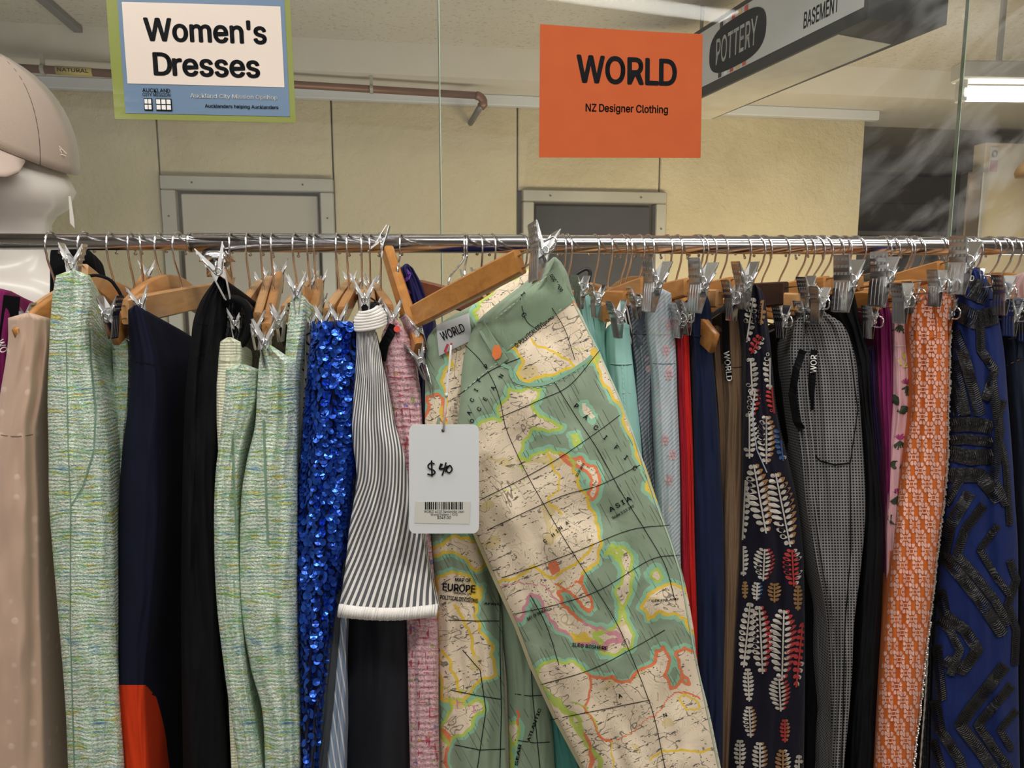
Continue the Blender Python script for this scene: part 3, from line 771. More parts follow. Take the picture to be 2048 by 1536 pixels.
def tweed_pink():
    t = NT('pink_slub_tweed'); uv = t.uv()
    base = t.mix(t.noise(t.map(uv, (14, 14, 1)), 1.0, 3).outputs[0], srgb(205, 150, 160), srgb(240, 205, 212))
    wx_ = t.n('ShaderNodeTexWave', {'bands_direction': 'X'}, Vector=uv, Scale=2.0, Distortion=2.0, Detail=2)
    wy_ = t.n('ShaderNodeTexWave', {'bands_direction': 'Y'}, Vector=uv, Scale=2.6, Distortion=2.0, Detail=2)
    dv = t.noise(t.map(uv, (11, 3.2, 1)), 1.0, 1); dh = t.noise(t.map(uv, (3.4, 14, 1), loc=(5, 1, 0)), 1.0, 1)
    m1 = t.math('MULTIPLY', t.math('GREATER_THAN', dv.outputs[0], .63), t.math('GREATER_THAN', wx_.outputs[0], .45))
    m2 = t.math('MULTIPLY', t.math('GREATER_THAN', dh.outputs[0], .62), t.math('GREATER_THAN', wy_.outputs[0], .45))
    c = t.mix(t.math('MULTIPLY', m1, .85), base, srgb(176, 42, 66)); c = t.mix(t.math('MULTIPLY', m2, .8), c, srgb(190, 60, 76))
    v = t.n('ShaderNodeTexVoronoi', Vector=uv, Scale=4.6); vd = t.noise(t.map(uv, (9, 14, 1), loc=(3, 8, 0)), 1.0, 2)
    k = t.math('MULTIPLY', t.math('LESS_THAN', v.outputs[0], .26), t.math('GREATER_THAN', vd.outputs[0], .5))
    cc = t.ramp(t.n('ShaderNodeSeparateColor', Color=v.outputs[1]).outputs[0], [(0, srgb(90, 100, 175)), (.25, srgb(70, 140, 120)), (.5, srgb(215, 170, 60)), (.75, srgb(150, 175, 90)), (1, srgb(225, 90, 70))], 'CONSTANT')
    c = t.mix(t.math('MULTIPLY', k, .75), c, cc)
    kn = t.noise(t.map(uv, (26, 26, 1)), 1.0, 2, .7)
    c = t.mix(t.ramp(kn.outputs[0], [(.36, (.4, .4, .4)), (.52, (1, 1, 1))]), srgb(120, 70, 82), c)
    t.bump(t.math('ADD', kn.outputs[0], t.math('MULTIPLY', t.math('ADD', wx_.outputs[0], wy_.outputs[0]), .6)), .8, .0022)
    return t.fin(c, .85, 0, Sheen_Weight=.1)
PT = tweed_pink()
SATIN_P = (lambda t: (t.bump(t.ramp(t.n('ShaderNodeTexVoronoi', Vector=t.uv(), Scale=2.4, Randomness=.35).outputs[0], [(.12, (1, 1, 1)), (.2, (0, 0, 0))]), .25, .001),
          t.fin(t.mix(t.ramp(t.n('ShaderNodeTexVoronoi', Vector=t.uv(), Scale=2.4, Randomness=.35).outputs[0], [(.13, (1, 1, 1)), (.22, (0, 0, 0))]), srgb(196, 166, 146), srgb(212, 186, 168)), .5, 0, Sheen_Weight=.2))[1])(NT('blush_dotted_jacquard'))
NAVY = cloth('navy_crepe', srgb(24, 27, 44), .8, 70, .25)
BLACKC = cloth('black_crepe', srgb(16, 16, 19), .8, 80, .3, sheen=.0)
BLACK2 = cloth('black_matt_cloth', srgb(14, 15, 20), .9, 80, .3, sheen=.0)
LACE = (lambda t: (t.bump(t.noise(t.map(t.uv(), (9, 12, 1)), 1, 4).outputs[0], 1.0, .004), t.fin(t.mix(t.math('GREATER_THAN', t.noise(t.map(t.uv(), (14, 18, 1)), 1, 3).outputs[0], .62), srgb(14, 15, 20), srgb(48, 50, 56)), .6))[1])(NT('black_lace'))
KNIT = (lambda t: (t.bump(t.n('ShaderNodeTexWave', {'bands_direction': 'Y'}, Vector=t.uv(), Scale=5.4, Distortion=3, Detail=2).outputs[0], .5, .0015), t.fin(srgb(228, 230, 204), .9, Sheen_Weight=.2))[1])(NT('cream_knit'))
GREYW = cloth('grey_wool', srgb(74, 80, 86), .9, 40, .4)
MAGENTA = cloth('magenta_crepe', srgb(122, 32, 88), .75, 60, .2)
PURPLE = cloth('dark_purple_crepe', srgb(52, 38, 80), .8, 60, .2)
RED = cloth('red_crepe', srgb(196, 38, 36), .75, 60, .2); CRIM = cloth('crimson_crepe', srgb(160, 28, 44), .75, 60, .2)
TEAL = cloth('mint_stretch_cloth', srgb(160, 210, 202), .6, 100, .12, .04, wr=.3)
NAVYD = cloth('navy_denim', srgb(24, 34, 62), .85, 130, .6, .25)
TAN = cloth('tan_wool', srgb(112, 90, 70), .85, 90, .35)
BROWN = cloth('brown_satin', srgb(52, 36, 30), .5, 60, .2)
INDIGO = cloth('dark_indigo_denim', srgb(30, 36, 52), .85, 140, .7, .3)
SWIRL = cloth('blue_purple_chiffon', srgb(34, 32, 78), .7, 40, .2)
DGREEN = cloth('deep_green_cloth', srgb(58, 78, 74), .85, 90, .3)
def denim_floral(name, base1, base2):
    t = NT(name); uv = t.uv()
    tw = t.n('ShaderNodeTexWave', {'bands_direction': 'DIAGONAL'}, Vector=t.map(uv, (1, -1, 1)), Scale=7.5, Distortion=.3)
    c = t.mix(t.noise(t.map(uv, (1.2, 1.0, 1)), 1, 3).outputs[0], base1, base2)
    v = t.n('ShaderNodeTexVoronoi', Vector=uv, Scale=5.0, Randomness=.6); msk = t.math('MULTIPLY', t.math('LESS_THAN', v.outputs[0], .36), t.math('GREATER_THAN', t.noise(t.map(uv, (1.1, .7, 1), loc=(4, 4, 0)), 1, 1).outputs[0], .52))
    fl = t.ramp(t.noise(t.map(uv, (.8, .35, 1)), 1, 1).outputs[0], [(.4, srgb(215, 160, 165)), (.5, srgb(196, 168, 200)), (.6, srgb(205, 205, 150))])
    c = t.mix(t.math('MULTIPLY', msk, .55), c, fl)
    c = t.mix(t.math('MULTIPLY', tw.outputs[0], .35), c, srgb(225, 230, 232))
    t.bump(tw.outputs[0], .35, .001)
    return t.fin(c, .85)
DENF = denim_floral('pale_floral_denim', srgb(140, 158, 172), srgb(178, 188, 192)); DEND = denim_floral('washed_grey_denim', srgb(72, 82, 98), srgb(104, 112, 124))
def stripes(name, c1, c2, n, k, width, wob=.06, axis_t=False, bend=0.0, rough=.85):
    t = NT(name); s_ = t.n('ShaderNodeSeparateXYZ', Vector=t.uv()).outputs
    nz = t.noise(t.map(t.uv(), (.5, .5, 1)), 1, 2)
    v = t.math('ADD', t.math('ADD', t.math('MULTIPLY', s_[0], n), t.math('MULTIPLY', s_[1], k)), t.math('MULTIPLY', nz.outputs[0], wob * 10))
    fr = t.math('FRACT', v); a = t.math('LESS_THAN', fr, width)
    t.bump(fr, .25, .001)
    return t.fin(t.mix(a, c1, c2), rough)
SHIRT = stripes('pale_blue_striped_cotton', srgb(140, 160, 188), srgb(225, 228, 232), 9, 2.0, .25)
SHIRT2 = stripes('blue_grey_striped_cotton', srgb(92, 104, 120), srgb(40, 44, 52), 6, .4, .2)
def pleat(name, col, n=9):
    t = NT(name); s_ = t.n('ShaderNodeSeparateXYZ', Vector=t.uv()).outputs
    fr = t.math('FRACT', t.math('MULTIPLY', s_[0], n)); t.bump(fr, 1.0, .003)
    return t.fin(col, .6)
PLEAT = pleat('black_pleated_satin', srgb(20, 22, 32), 12)
def hound():
    t = NT('black_white_micro_check'); uv = t.uv(); s_ = t.n('ShaderNodeSeparateXYZ', Vector=uv).outputs
    a = t.math('GREATER_THAN', t.math('FRACT', t.math('MULTIPLY', s_[0], 17.0)), .58); b = t.math('GREATER_THAN', t.math('FRACT', t.math('MULTIPLY', s_[1], 17.0)), .58)
    m = t.math('MAXIMUM', a, b); n1 = t.noise(t.map(uv, (3, .9, 1)), 1, 3)
    t.bump(t.math('ADD', t.math('MULTIPLY', n1.outputs[0], 5), m), .5, .001)
    return t.fin(t.mix(m, srgb(24, 24, 27), srgb(130, 129, 130)), .85, 0, Specular_IOR_Level=0.15)
HOUND = hound()
ORANGE = cloth('burnt_orange_twill', srgb(202, 104, 44), .85, 90, .2, .06); PINKP = flat('pale_pink_print', srgb(226, 174, 158), .85)
NAVYP = cloth('navy_jacquard', srgb(20, 19, 32), .75, 120, .3)
COBALT = cloth('cobalt_blue_crepe', srgb(26, 40, 92), .85, 60, .5, .2); BLKFRINGE = flat('black_glitter_braid', (.012, .012, .014), .45, bump=.9, bscale=260)
PINKF = cloth('pale_pink_denim', srgb(224, 178, 184), .85, 120, .3)
RUSTC = cloth('rust_orange_cloth', srgb(196, 62, 26), .8, 80, .2)
STITCH = flat('pale_stitching', srgb(178, 200, 180), .8)
COLLAR = flat('white_mannequin_gloss', srgb(226, 220, 212), .35, Coat_Weight=.3, Coat_Roughness=.15)

def rows(*a): return list(a)
def stitch_line(G, parent, pts, name='stitching', mat=None, wd_=1.6, dash=6, gap=4):
    mb = MB()
    for i in range(len(pts) - 1):
        (x0, y0), (x1, y1) = pts[i], pts[i + 1]; L = math.hypot(x1 - x0, y1 - y0); n = max(1, int(L / (dash + gap)))
        for k in range(n):
            a = k / n; b = a + dash / L
            ribbon(mb, G, [(x0 + (x1 - x0) * a, y0 + (y1 - y0) * a), (x0 + (x1 - x0) * b, y0 + (y1 - y0) * b)], wd_, .0012)
    return mb.build(name, mat or STITCH, parent, kind='stuff')
def seam(G, parent, pts, mat, wd_=2.2, name='seam', off=.0006):
    mb = MB(); ribbon(mb, G, pts, wd_, off); return mb.build(name, mat, parent)
def across(G, py, dip=0, n=8, m=2):
    xl, xr = G.edges(py); return [(xl + m + (xr - xl - 2 * m) * k / n, py + dip * math.sin(math.pi * k / n)) for k in range(n + 1)]
def label_text(G, parent, s, cx, cy, width, height, rot, mat, name='lettering', off=.002):
    mb = MB(); add_text(mb, s, lambda x, y: G.P(x, y, off), cx, cy, width=width, height=height, rot=rot, bold=.02); return mb.build(name, mat, parent)
END = 1720
# 1 magenta blouse at far left
G = Gar(rows((582, -70, 22), (650, -70, 26), (780, -70, 18), (900, -70, -2), (1200, -80, -30), (END, -90, -40)), dY=.03, seed=1)
e = garment('magenta_garment', 'magenta and black garment cut off at the far left edge of the photo', 'garment', G, MAGENTA)
mb = MB(); ribbon(mb, G, [(24, 592), (14, 680), (6, 760), (-6, 860)], 34, .003); mb.build('black_panel', BLACK2, e)
label_text(G, e, 'WO', 4, 692, 26, 15, 1.2, WHITE_INK, off=.005)
# 2 blush trousers
G = Gar(rows((636, 16, 98), (680, 16, 98), (730, 10, 93), (790, 0, 86), (870, -10, 74), (1000, -24, 78), (1200, -40, 82), (1536, -60, 92), (END, -70, 98)), dY=-.01, seed=2, folds=[(.85, .1, .006, 1)])
e = garment('blush_trousers', 'blush pink dotted jacquard trousers folded over, at the far left', 'trousers', G, SATIN_P)
seam(G, e, across(G, 868, 5), flat('blush_seam', srgb(120, 96, 82), .9), 1.6)
# 3 tweed A and its companion
G = Gar(rows((551, 112, 180), (600, 104, 184), (700, 98, 186), (800, 95, 206), (900, 97, 218), (1000, 98, 222), (1100, 105, 228), (1250, 118, 232), (1400, 130, 240), (1536, 136, 249), (END, 142, 256)), dY=-.03, seed=3, sag=.75, amp=.005, folds=[(.5, .06, .004, 2)])
eA = garment('tweed_skirt', 'tall green boucle tweed skirt at left with raised chrome clip and black loop', 'skirt', G, GT); GA = G
seam(G, eA, across(G, 655, 3), GT, 3, off=.0014)
mb = MB(); ribbon(mb, G, [(180, 660), (182, 720), (192, 820), (188, 900), (165, 975), (143, 1010)], 3.4, .0012); mb.build('pocket_edge', flat('tweed_shadow_seam', srgb(118, 150, 128), .9), eA)
mb = MB(); ribbon(mb, G, [(132, 680), (136, 900), (141, 1010), (140, 1250), (148, 1536)], 2.0, .0008); mb.build('side_seam', flat('tweed_seam', srgb(118, 150, 128), .9), eA)
G = Gar(rows((684, 224, 262), (760, 226, 262), (900, 222, 256), (1100, 218, 250), (END, 214, 250)), dY=.035, seed=4)
garment('tweed_skirt', 'second green tweed skirt, mostly hidden behind the navy culottes', 'skirt', G, GT)
G = Gar(rows((1040, 78, 130), (1200, 80, 140), (END, 88, 150)), dY=.08, seed=5)
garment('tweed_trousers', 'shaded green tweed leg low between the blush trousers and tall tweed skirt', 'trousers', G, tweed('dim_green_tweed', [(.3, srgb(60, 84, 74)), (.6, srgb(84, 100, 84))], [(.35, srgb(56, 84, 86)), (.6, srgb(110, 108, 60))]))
# 4 navy culottes with rust hem
t = NT('navy_with_rust_hem'); at_ = t.n('ShaderNodeAttribute', {'attribute_name': 'hem'})
nn = t.noise(t.map(t.uv(), (70, 70, 1)), 1, 2); t.bump(nn.outputs[0], .3, .0008)
NR = t.fin(t.mix(t.math('GREATER_THAN', at_.outputs[2], 0.0), srgb(22, 25, 42), srgb(204, 60, 26)), .85, 0, Specular_IOR_Level=0.12)
def hem_attr(me, fl):
    a = me.attributes.new('hem', 'FLOAT', 'POINT'); u, v = fl[:, 0], fl[:, 1]
    bound = np.where(u < 292, 1370.0, 1386 + np.maximum(0, (u - 292)) ** 2 * .013)
    a.data.foreach_set('value', (v - bound).astype(np.float32))
G = Gar(rows((620, 256, 288), (660, 257, 300), (724, 262, 316), (800, 258, 322), (900, 245, 322), (1000, 238, 322), (1200, 234, 310), (1370, 232, 292), (1536, 247, 300), (END, 256, 306)), dY=-.01, seed=6, amp=.003, depth=.27)
e = garment('culottes', 'dark navy culottes with a rust orange hem insert', 'culottes', G, NR, attrs=hem_attr)
seam(G, e, [(263, 724), (290, 726), (316, 733)], BLACK2, 2)
# 5 black jacket-like dress
G = Gar(rows((562, 428, 450), (600, 402, 448), (645, 386, 447), (700, 381, 440), (760, 373, 437), (850, 368, 434), (1000, 364, 432), (1250, 362, 440), (1536, 366, 458), (END, 368, 464)), dY=-.005, seed=7, folds=[(.45, .12, .008, 0)], slope=.0)
e = garment('trousers', 'plain black tailored trousers hanging from the highest big silver clip', 'trousers', G, BLACKC)
seam(G, e, across(G, 645, 4), BLACK2, 2); mb = MB(); ribbon(mb, G, [(436, 650), (425, 700), (395, 712), (388, 1000)], 2, .0008); mb.build('dart_seam', BLACK2, e)
G = Gar(rows((600, 452, 494), (640, 450, 497), (690, 446, 480), (800, 436, 470), (1000, 425, 450), (1536, 452, 486), (END, 455, 490)), dY=.02, seed=8, amp=.01)
garment('lace_skirt', 'black lace skirt hidden between the black trousers and green tweed', 'skirt', G, LACE)
# 6 cream knit
G = Gar(rows((684, 437, 482), (706, 434, 484), (740, 430, 482), (770, 426, 470), (800, 430, 466), (900, 436, 460), (END, 470, 490)), dY=.0, seed=9, depth=.07, amp=.006)
e = garment('knit_sweater', 'cream ribbed knit top showing only its rolled edge beside the tweed', 'knitwear', G, KNIT)
mb = MB(); ribbon(mb, G, across(G, 716, 3), 7, .003); mb.build('rolled_edge', KNIT, e)
# 7 tweed trousers
G1 = Gar(rows((738, 452, 516), (800, 448, 512), (880, 439, 488), (950, 431, 476), (1050, 428, 476), (1200, 433, 482), (1350, 450, 496), (1536, 476, 527), (END, 484, 536)), dY=-.02, seed=10, amp=.006, folds=[(.35, .1, .005, 1)])
G2 = Gar(rows((700, 522, 556), (726, 518, 588), (780, 514, 592), (850, 510, 594), (920, 494, 594), (1000, 482, 595), (1200, 480, 595), (1330, 500, 597), (1420, 524, 600), (1536, 530, 602), (END, 534, 606)), dY=-.035, seed=11, amp=.006, folds=[(.62, .06, .010, 0), (.2, .1, .005, 2)])
G3 = Gar(rows((595, 582, 611), (650, 575, 610), (700, 571, 604), (760, 568, 598), (860, 566, 596), (1000, 566, 596), (END, 570, 600)), dY=.0, seed=12, amp=.003, depth=.2)
e = thing('tweed_trousers', 'pleated green tweed trousers between the cream knit and the blue sequins', 'trousers', at(540, 700, .96))
for gg, nm in ((G1, 'trouser_leg'), (G2, 'trouser_leg'), (G3, 'waistband')): gg.build(nm, GT, e)
mb = MB(); ribbon(mb, G2, [(527, 840), (531, 960), (536, 1090)], 4.5, .0012); mb.build('pleat_shade_strip', flat('pleat_shade_tint', srgb(118, 150, 128), .9), e)  # crease shade drawn as darker strips along the pleats
mb = MB(); ribbon(mb, G1, [(465, 860), (468, 960), (474, 1080)], 4, .0012); mb.build('pleat_shade_strip', flat('pleat_shade_tint', srgb(118, 150, 128), .9), e)
mb = MB(); ribbon(mb, G2, across(G2, 820, 6, m=4), 3, .001); mb.build('waist_seam', flat('tweed_waist_seam', srgb(110, 140, 116), .9), e)
# 8 white and black print scarf-like thing
G = Gar(rows((652, 600, 628), (720, 600, 626), (800, 598, 622), (900, 596, 612), (1000, 596, 606), (END, 590, 600)), dY=.02, seed=13, amp=.008, depth=.2)
e = garment('crumpled_blouse', 'crumpled off-white top with black strokes squeezed beside the blue sequins', 'top', G, cloth('off_white_jersey', srgb(150, 152, 148), .9, 60, .4, wr=1.5))
mb = MB()
for k in range(9):
    y0 = 662 + k * 19; ribbon(mb, G, [(603 + (k * 7) % 9, y0), (612 + (k * 5) % 8, y0 + 8), (620, y0 + 4 + (k % 3) * 4)], 3.5, .0012)
mb.build('black_strokes', INK, e)
# 9 blue sequin skirt: every sequin a small cupped disc
SEQ = flat('royal_blue_sequin', (.03, .12, .66), .2, .75); SEQ2 = flat('deep_blue_sequin', (.015, .06, .40), .22, .75)
G = Gar(rows((652, 628, 710), (690, 624, 716), (760, 618, 716), (830, 612, 712), (900, 606, 706), (1000, 600, 696), (1100, 598, 684), (1200, 600, 668), (1300, 603, 652), (1400, 605, 641), (1536, 604, 628), (END, 604, 618)), dY=-.03, seed=14, amp=.008, bulge=.03)
e = garment('sequin_skirt', 'royal blue sequinned skirt', 'skirt', G, cloth('navy_net_base', srgb(14, 22, 60), .6)); GS = G
mb = MB(); rr = random.Random(3); row = 0; py = 650.0
while py < 1600:
    xl, xr = G.edges(py); W = xr - xl; n = max(3, int(W * 1.16 / 9.6)); sidew = 5
    for i in range(-2, n + sidew + 1):
        tt = (i + (.5 if row % 2 else 0) + rr.uniform(-.25, .25)) / n
        if tt < 0: c = G.tP(0, py) + Vector((-.0012, .004 * -i, 0)); nrm = Vector((-1, -.3, 0))
        elif tt > 1: c = G.tP(1, py) + Vector((.0012, (tt - 1) * n * .0052, 0)); nrm = Vector((.9, -.45, 0))
        else:
            ta = min(max(tt, .02), .98); th = (ta - .5) * math.pi * .92; tq = .5 + .5 * math.sin(th)
            c = G.tP(tq, py, .001); a1_, a2_ = G.tP(min(tq + .03, 1), py), G.tP(max(tq - .03, 0), py)
            tg = (a1_ - a2_).normalized(); nrm = tg.cross(UP); nrm = nrm if nrm.y < 0 else -nrm
        nrm = (nrm + UP * rr.uniform(.0, .5) + Vector((rr.uniform(-.42, .42), rr.uniform(-.1, .1), rr.uniform(-.4, .4)))).normalized()
        a_ = nrm.cross(UP).normalized(); b_ = a_.cross(nrm); ra = .0050 * rr.uniform(.85, 1.08); c = c + nrm * .0022
        vs = [c + (a_ * math.cos(k * math.pi / 5) + b_ * math.sin(k * math.pi / 5)) * ra for k in range(10)] + [c - nrm * .0009]
        mb.add(vs, [(k, (k + 1) % 10, 10) for k in range(10)], 0 if rr.random() < .6 else 1)
    py += 8.2; row += 1
mb.build('sequins', [SEQ, SEQ2], e, kind='stuff')
# 10 - 13 grey wool, striped shirt, striped skirt, black pleats
G = Gar(rows((760, 700, 716), (900, 698, 714), (1000, 688, 708), (1100, 672, 696), (1200, 660, 684), (1300, 650, 676), (1400, 638, 668), (1536, 624, 652), (END, 610, 640)), dY=.0, seed=15, amp=.003, depth=.24)
garment('wool_garment', 'plain grey wool garment, a thin strip right of the blue sequins', 'garment', G, GREYW)
G = Gar(rows((800, 704, 716), (900, 704, 716), (1000, 700, 714), (1100, 688, 708), (1240, 674, 694), (1400, 656, 692), (1536, 640, 690), (END, 630, 690)), dY=.008, seed=16, amp=.004, depth=.22)
garment('striped_shirt', 'pale blue shirt with fine white stripes low beside the grey wool', 'shirt', G, SHIRT)
G = Gar(rows((1170, 690, 816), (1240, 690, 816), (1536, 692, 820), (END, 692, 820)), dY=.03, seed=17, amp=.003, depth=.2, bulge=.02)
garment('pleated_skirt', 'black finely pleated skirt below the grey striped top', 'skirt', G, PLEAT)
t = NT('grey_white_bias_stripes'); a_t = t.n('ShaderNodeAttribute', {'attribute_name': 'bias'})
nz = t.noise(t.map(t.uv(), (.6, .5, 1)), 1, 2)
fr = t.math('FRACT', t.math('ADD', a_t.outputs[2], t.math('MULTIPLY', nz.outputs[0], .5))); ms = t.math('LESS_THAN', fr, .46)
t.bump(t.math('PINGPONG', fr, .5), .6, .002)
BIAS = t.fin(t.mix(ms, srgb(98, 100, 104), srgb(236, 234, 230)), .85)
G = Gar(rows((652, 712, 748), (700, 712, 760), (800, 706, 778), (850, 704, 790), (900, 708, 806), (960, 714, 818), (1000, 708, 828), (1060, 698, 842), (1120, 692, 854), (1180, 684, 866), (1218, 677, 878)), dY=-.045, seed=18, amp=.008, bulge=.02, depth=.1, folds=[(.15, .07, .006, 0), (.45, .08, .005, 1.5), (.75, .1, .004, 1)])
def bias_attr(me, fl):
    a = me.attributes.new('bias', 'FLOAT', 'POINT'); u, v = fl[:, 0], fl[:, 1]
    T = G.tab; xl = np.interp(v, T[:, 0], T[:, 1]); xr = np.interp(v, T[:, 0], T[:, 2]); tt = (u - xl) / (xr - xl)
    a.data.foreach_set('value', (tt * 15 + (v - 650) * .026 + np.sin(v * .012) * .6).astype(np.float32))
e = garment('striped_blouse', 'grey and white striped flared top with a white ribbed band and frilled hem', 'top', G, BIAS, attrs=bias_attr, part='striped_body')
WR = flat('white_rib_knit', srgb(228, 224, 220), .9, Sheen_Weight=.3)
mb = MB()
for k in range(7):
    y = 620 + k * 5.6; w_ = 17 + 10 * min(1, k / 2.5); cx = 737 + k * .3; pts = []
    for j in range(15):
        a = math.pi * j / 14; pts.append(at(cx - math.cos(a) * w_, y + math.sin(a) * 4 + (5 * math.cos(a)), .935 - .016 * math.sin(a)))
    pts += [p + Vector((0, .05, 0)) for p in (pts[-1],)] + [pts[0] + Vector((0, .05, 0))]
    mb.tube(pts, .0026, 7, closed=True)
mb.build('ribbed_band', WR, e, True)
mb = MB(); n = 40
for k in range(n):                                                 # frill: short slanting cords round the hem
    tt = .01 + .98 * k / (n - 1); p0 = G.tP(tt, 1208 + 8 * math.sin(math.pi * tt), .003); p1 = G.tP(max(0, tt - .028), 1218, .004) - UP * (.010 + .005 * math.sin(math.pi * tt))
    mb.tube([p0, (p0 + p1) / 2 - Vector((0, .0022, 0)), p1], .0021 + .0004 * math.sin(k * 2.3), 6)
mb.build('frilled_hem', WR, e, True, kind='stuff')
mb = MB(); mb.box(at(741, 613, .945), .022, .012, .012, bev=.002); mb.build('black_hanging_loop', BLACKP, e)
# 14 pink tweed
G = Gar(rows((646, 776, 800), (668, 764, 815), (700, 763, 826), (750, 770, 834), (800, 778, 842), (900, 796, 848), (1000, 804, 856), (1100, 810, 864), (1200, 812, 872), (1300, 815, 877), (1400, 817, 877), (1536, 820, 878), (END, 822, 878)), dY=-.015, seed=19, amp=.004)
e = garment('pink_tweed_skirt', 'pale pink tweed skirt flecked with red threads, left of the price tag', 'skirt', G, PT)
seam(G, e, across(G, 753, 3), flat('pink_seam', srgb(170, 70, 90), .9), 2.4)
mb = MB(); ribbon(mb, G, [(788, 650), (780, 668), (768, 690), (762, 722)], 19, .006); mb.build('black_ribbon', BLACKC, e)
mb = MB(); mb.tube([G.P(794, 658, .003), G.P(794, 658, .008)], .0042, 12); mb.build('red_bead', flat('coral_bead', srgb(214, 72, 56), .4), e)
# 15 blue/purple garment seen behind the upright hanger
G = Gar(rows((536, 800, 826), (570, 806, 844), (640, 815, 866), (700, 818, 860), (780, 822, 850), (860, 828, 850), (END, 840, 860)), dY=.09, seed=20, amp=.014, depth=.14)
e = garment('chiffon_blouse', 'ruffled dark blue and purple chiffon blouse behind the upright hanger', 'blouse', G, SWIRL)
mb = MB(); rr = random.Random(5)
for k in range(5):
    y0 = 540 + k * 62; pts = [(812 + k * 3 + 8 * math.sin(j * 1.3 + k), y0 + j * 8) for j in range(7)]; ribbon(mb, G, pts, 7, .004)
mb.build('ruffle', flat('violet_ruffle', srgb(92, 50, 140), .7), e)

# ------------------------------------------------------------------ map-print jeans
def rough_line(pts, rnd, amp=.16, it=3, closed=True):
    pts = [tuple(p) for p in pts]
    for _ in range(it):
        out = []; n = len(pts)
        for i in range(n if closed else n - 1):
            a, b = pts[i], pts[(i + 1) % n]; L = math.hypot(b[0] - a[0], b[1] - a[1]); d = rnd.uniform(-amp, amp) * L
            out += [a, ((a[0] + b[0]) / 2 - (b[1] - a[1]) / (L + 1e-6) * d, (a[1] + b[1]) / 2 + (b[0] - a[0]) / (L + 1e-6) * d)] if L > 4 else [a]
        if not closed: out.append(pts[-1])
        pts = out
    return pts
LIME, YEL, ORA, PNK = srgb(176, 200, 72), srgb(226, 190, 38), srgb(226, 110, 58), srgb(206, 130, 150)
def band(name_pts): return name_pts
LANDS = [  # (polygon, colour or None by height)
 ([(1018, 775), (1084, 778), (1076, 800), (1066, 812), (1080, 832), (1108, 842), (1128, 853), (1104, 862), (1068, 858), (1058, 876), (1046, 886), (1038, 914), (1058, 920), (1075, 906), (1100, 896), (1128, 906), (1148, 926), (1158, 952), (1172, 985), (1188, 1022), (1200, 1065), (1198, 1105), (1186, 1132), (1166, 1148), (1160, 1164), (1172, 1182), (1186, 1205), (1180, 1226), (1162, 1212), (1146, 1192), (1130, 1182), (1118, 1186), (1136, 1214), (1160, 1238), (1188, 1254), (1232, 1266), (1243, 1280), (1208, 1298), (1160, 1292), (1116, 1262), (1096, 1236), (1078, 1196), (1062, 1190), (1048, 1216), (1040, 1244), (1010, 1230), (960, 1160), (900, 1050), (905, 960), (900, 880), (955, 850), (1000, 842)], 'A'),
 ([(1122, 904), (1160, 912), (1186, 930), (1201, 958), (1196, 984), (1182, 1002), (1176, 984), (1182, 962), (1172, 944), (1150, 932), (1126, 916)], ORA),
 ([(1280, 1216), (1296, 1186), (1326, 1170), (1352, 1168), (1376, 1184), (1392, 1240), (1400, 1290), (1378, 1262), (1352, 1228), (1320, 1224), (1294, 1240)], YEL),
 ([(1236, 1092), (1254, 1098), (1266, 1118), (1262, 1140), (1264, 1168), (1256, 1200), (1254, 1240), (1270, 1270), (1262, 1300), (1232, 1312), (1200, 1306), (1190, 1268), (1228, 1254), (1236, 1200), (1244, 1150), (1240, 1120), (1222, 1106)], LIME),
 ([(1072, 1338), (1108, 1318), (1150, 1322), (1176, 1346), (1226, 1350), (1258, 1362), (1276, 1340), (1302, 1330), (1310, 1302), (1326, 1292), (1340, 1316), (1330, 1352), (1342, 1376), (1364, 1352), (1378, 1368), (1356, 1330), (1350, 1306), (1370, 1294), (1392, 1302), (1420, 1340), (1470, 1420), (1490, 1560), (1500, 1760), (1150, 1760), (1190, 1560), (1182, 1500), (1150, 1454), (1130, 1420), (1090, 1380)], 'E'),
 ([(1010, 700), (1100, 632), (1146, 602), (1176, 640), (1200, 700), (1192, 728), (1140, 738), (1090, 752), (1058, 766), (1034, 748), (1046, 722), (1030, 700)], 'W'),
 ([(1140, 870), (1155, 866), (1162, 884), (1150, 894)], LIME), ([(1208, 1108), (1222, 1090), (1244, 1106), (1236, 1124)], LIME), ([(1300, 1150), (1316, 1136), (1326, 1156), (1312, 1166)], LIME),
 ([(1100, 1130), (1110, 1126), (1116, 1140), (1106, 1146)], ORA), ([(1140, 1270), (1170, 1268), (1180, 1280), (1150, 1284)], YEL),
 ([(1162, 808), (1172, 806), (1190, 832), (1184, 842), (1168, 828)], None), ([(1264, 1400), (1280, 1390), (1300, 1400), (1290, 1420)], None),
 ([(1186, 700), (1204, 706), (1236, 778), (1270, 850), (1300, 925), (1330, 1010), (1322, 1012), (1288, 934), (1256, 868), (1222, 790)], YEL),
 ([(1085, 1390), (1120, 1400), (1160, 1440), (1184, 1500), (1190, 1570), (1230, 1700), (1170, 1700), (1120, 1560), (1090, 1460)], LIME),
]
def ccol(kind, x, y):
    if kind == 'A':
        if y > 1240: return PNK
        if y > 1150: return ORA if x > 1110 else PNK
        if y > 935: return YEL
        return LIME
    if kind == 'E': return ORA if x > 1170 else LIME
    if kind == 'W': return ORA if y < 660 and x > 1130 else (LIME if x > 1170 else YEL)
    return kind
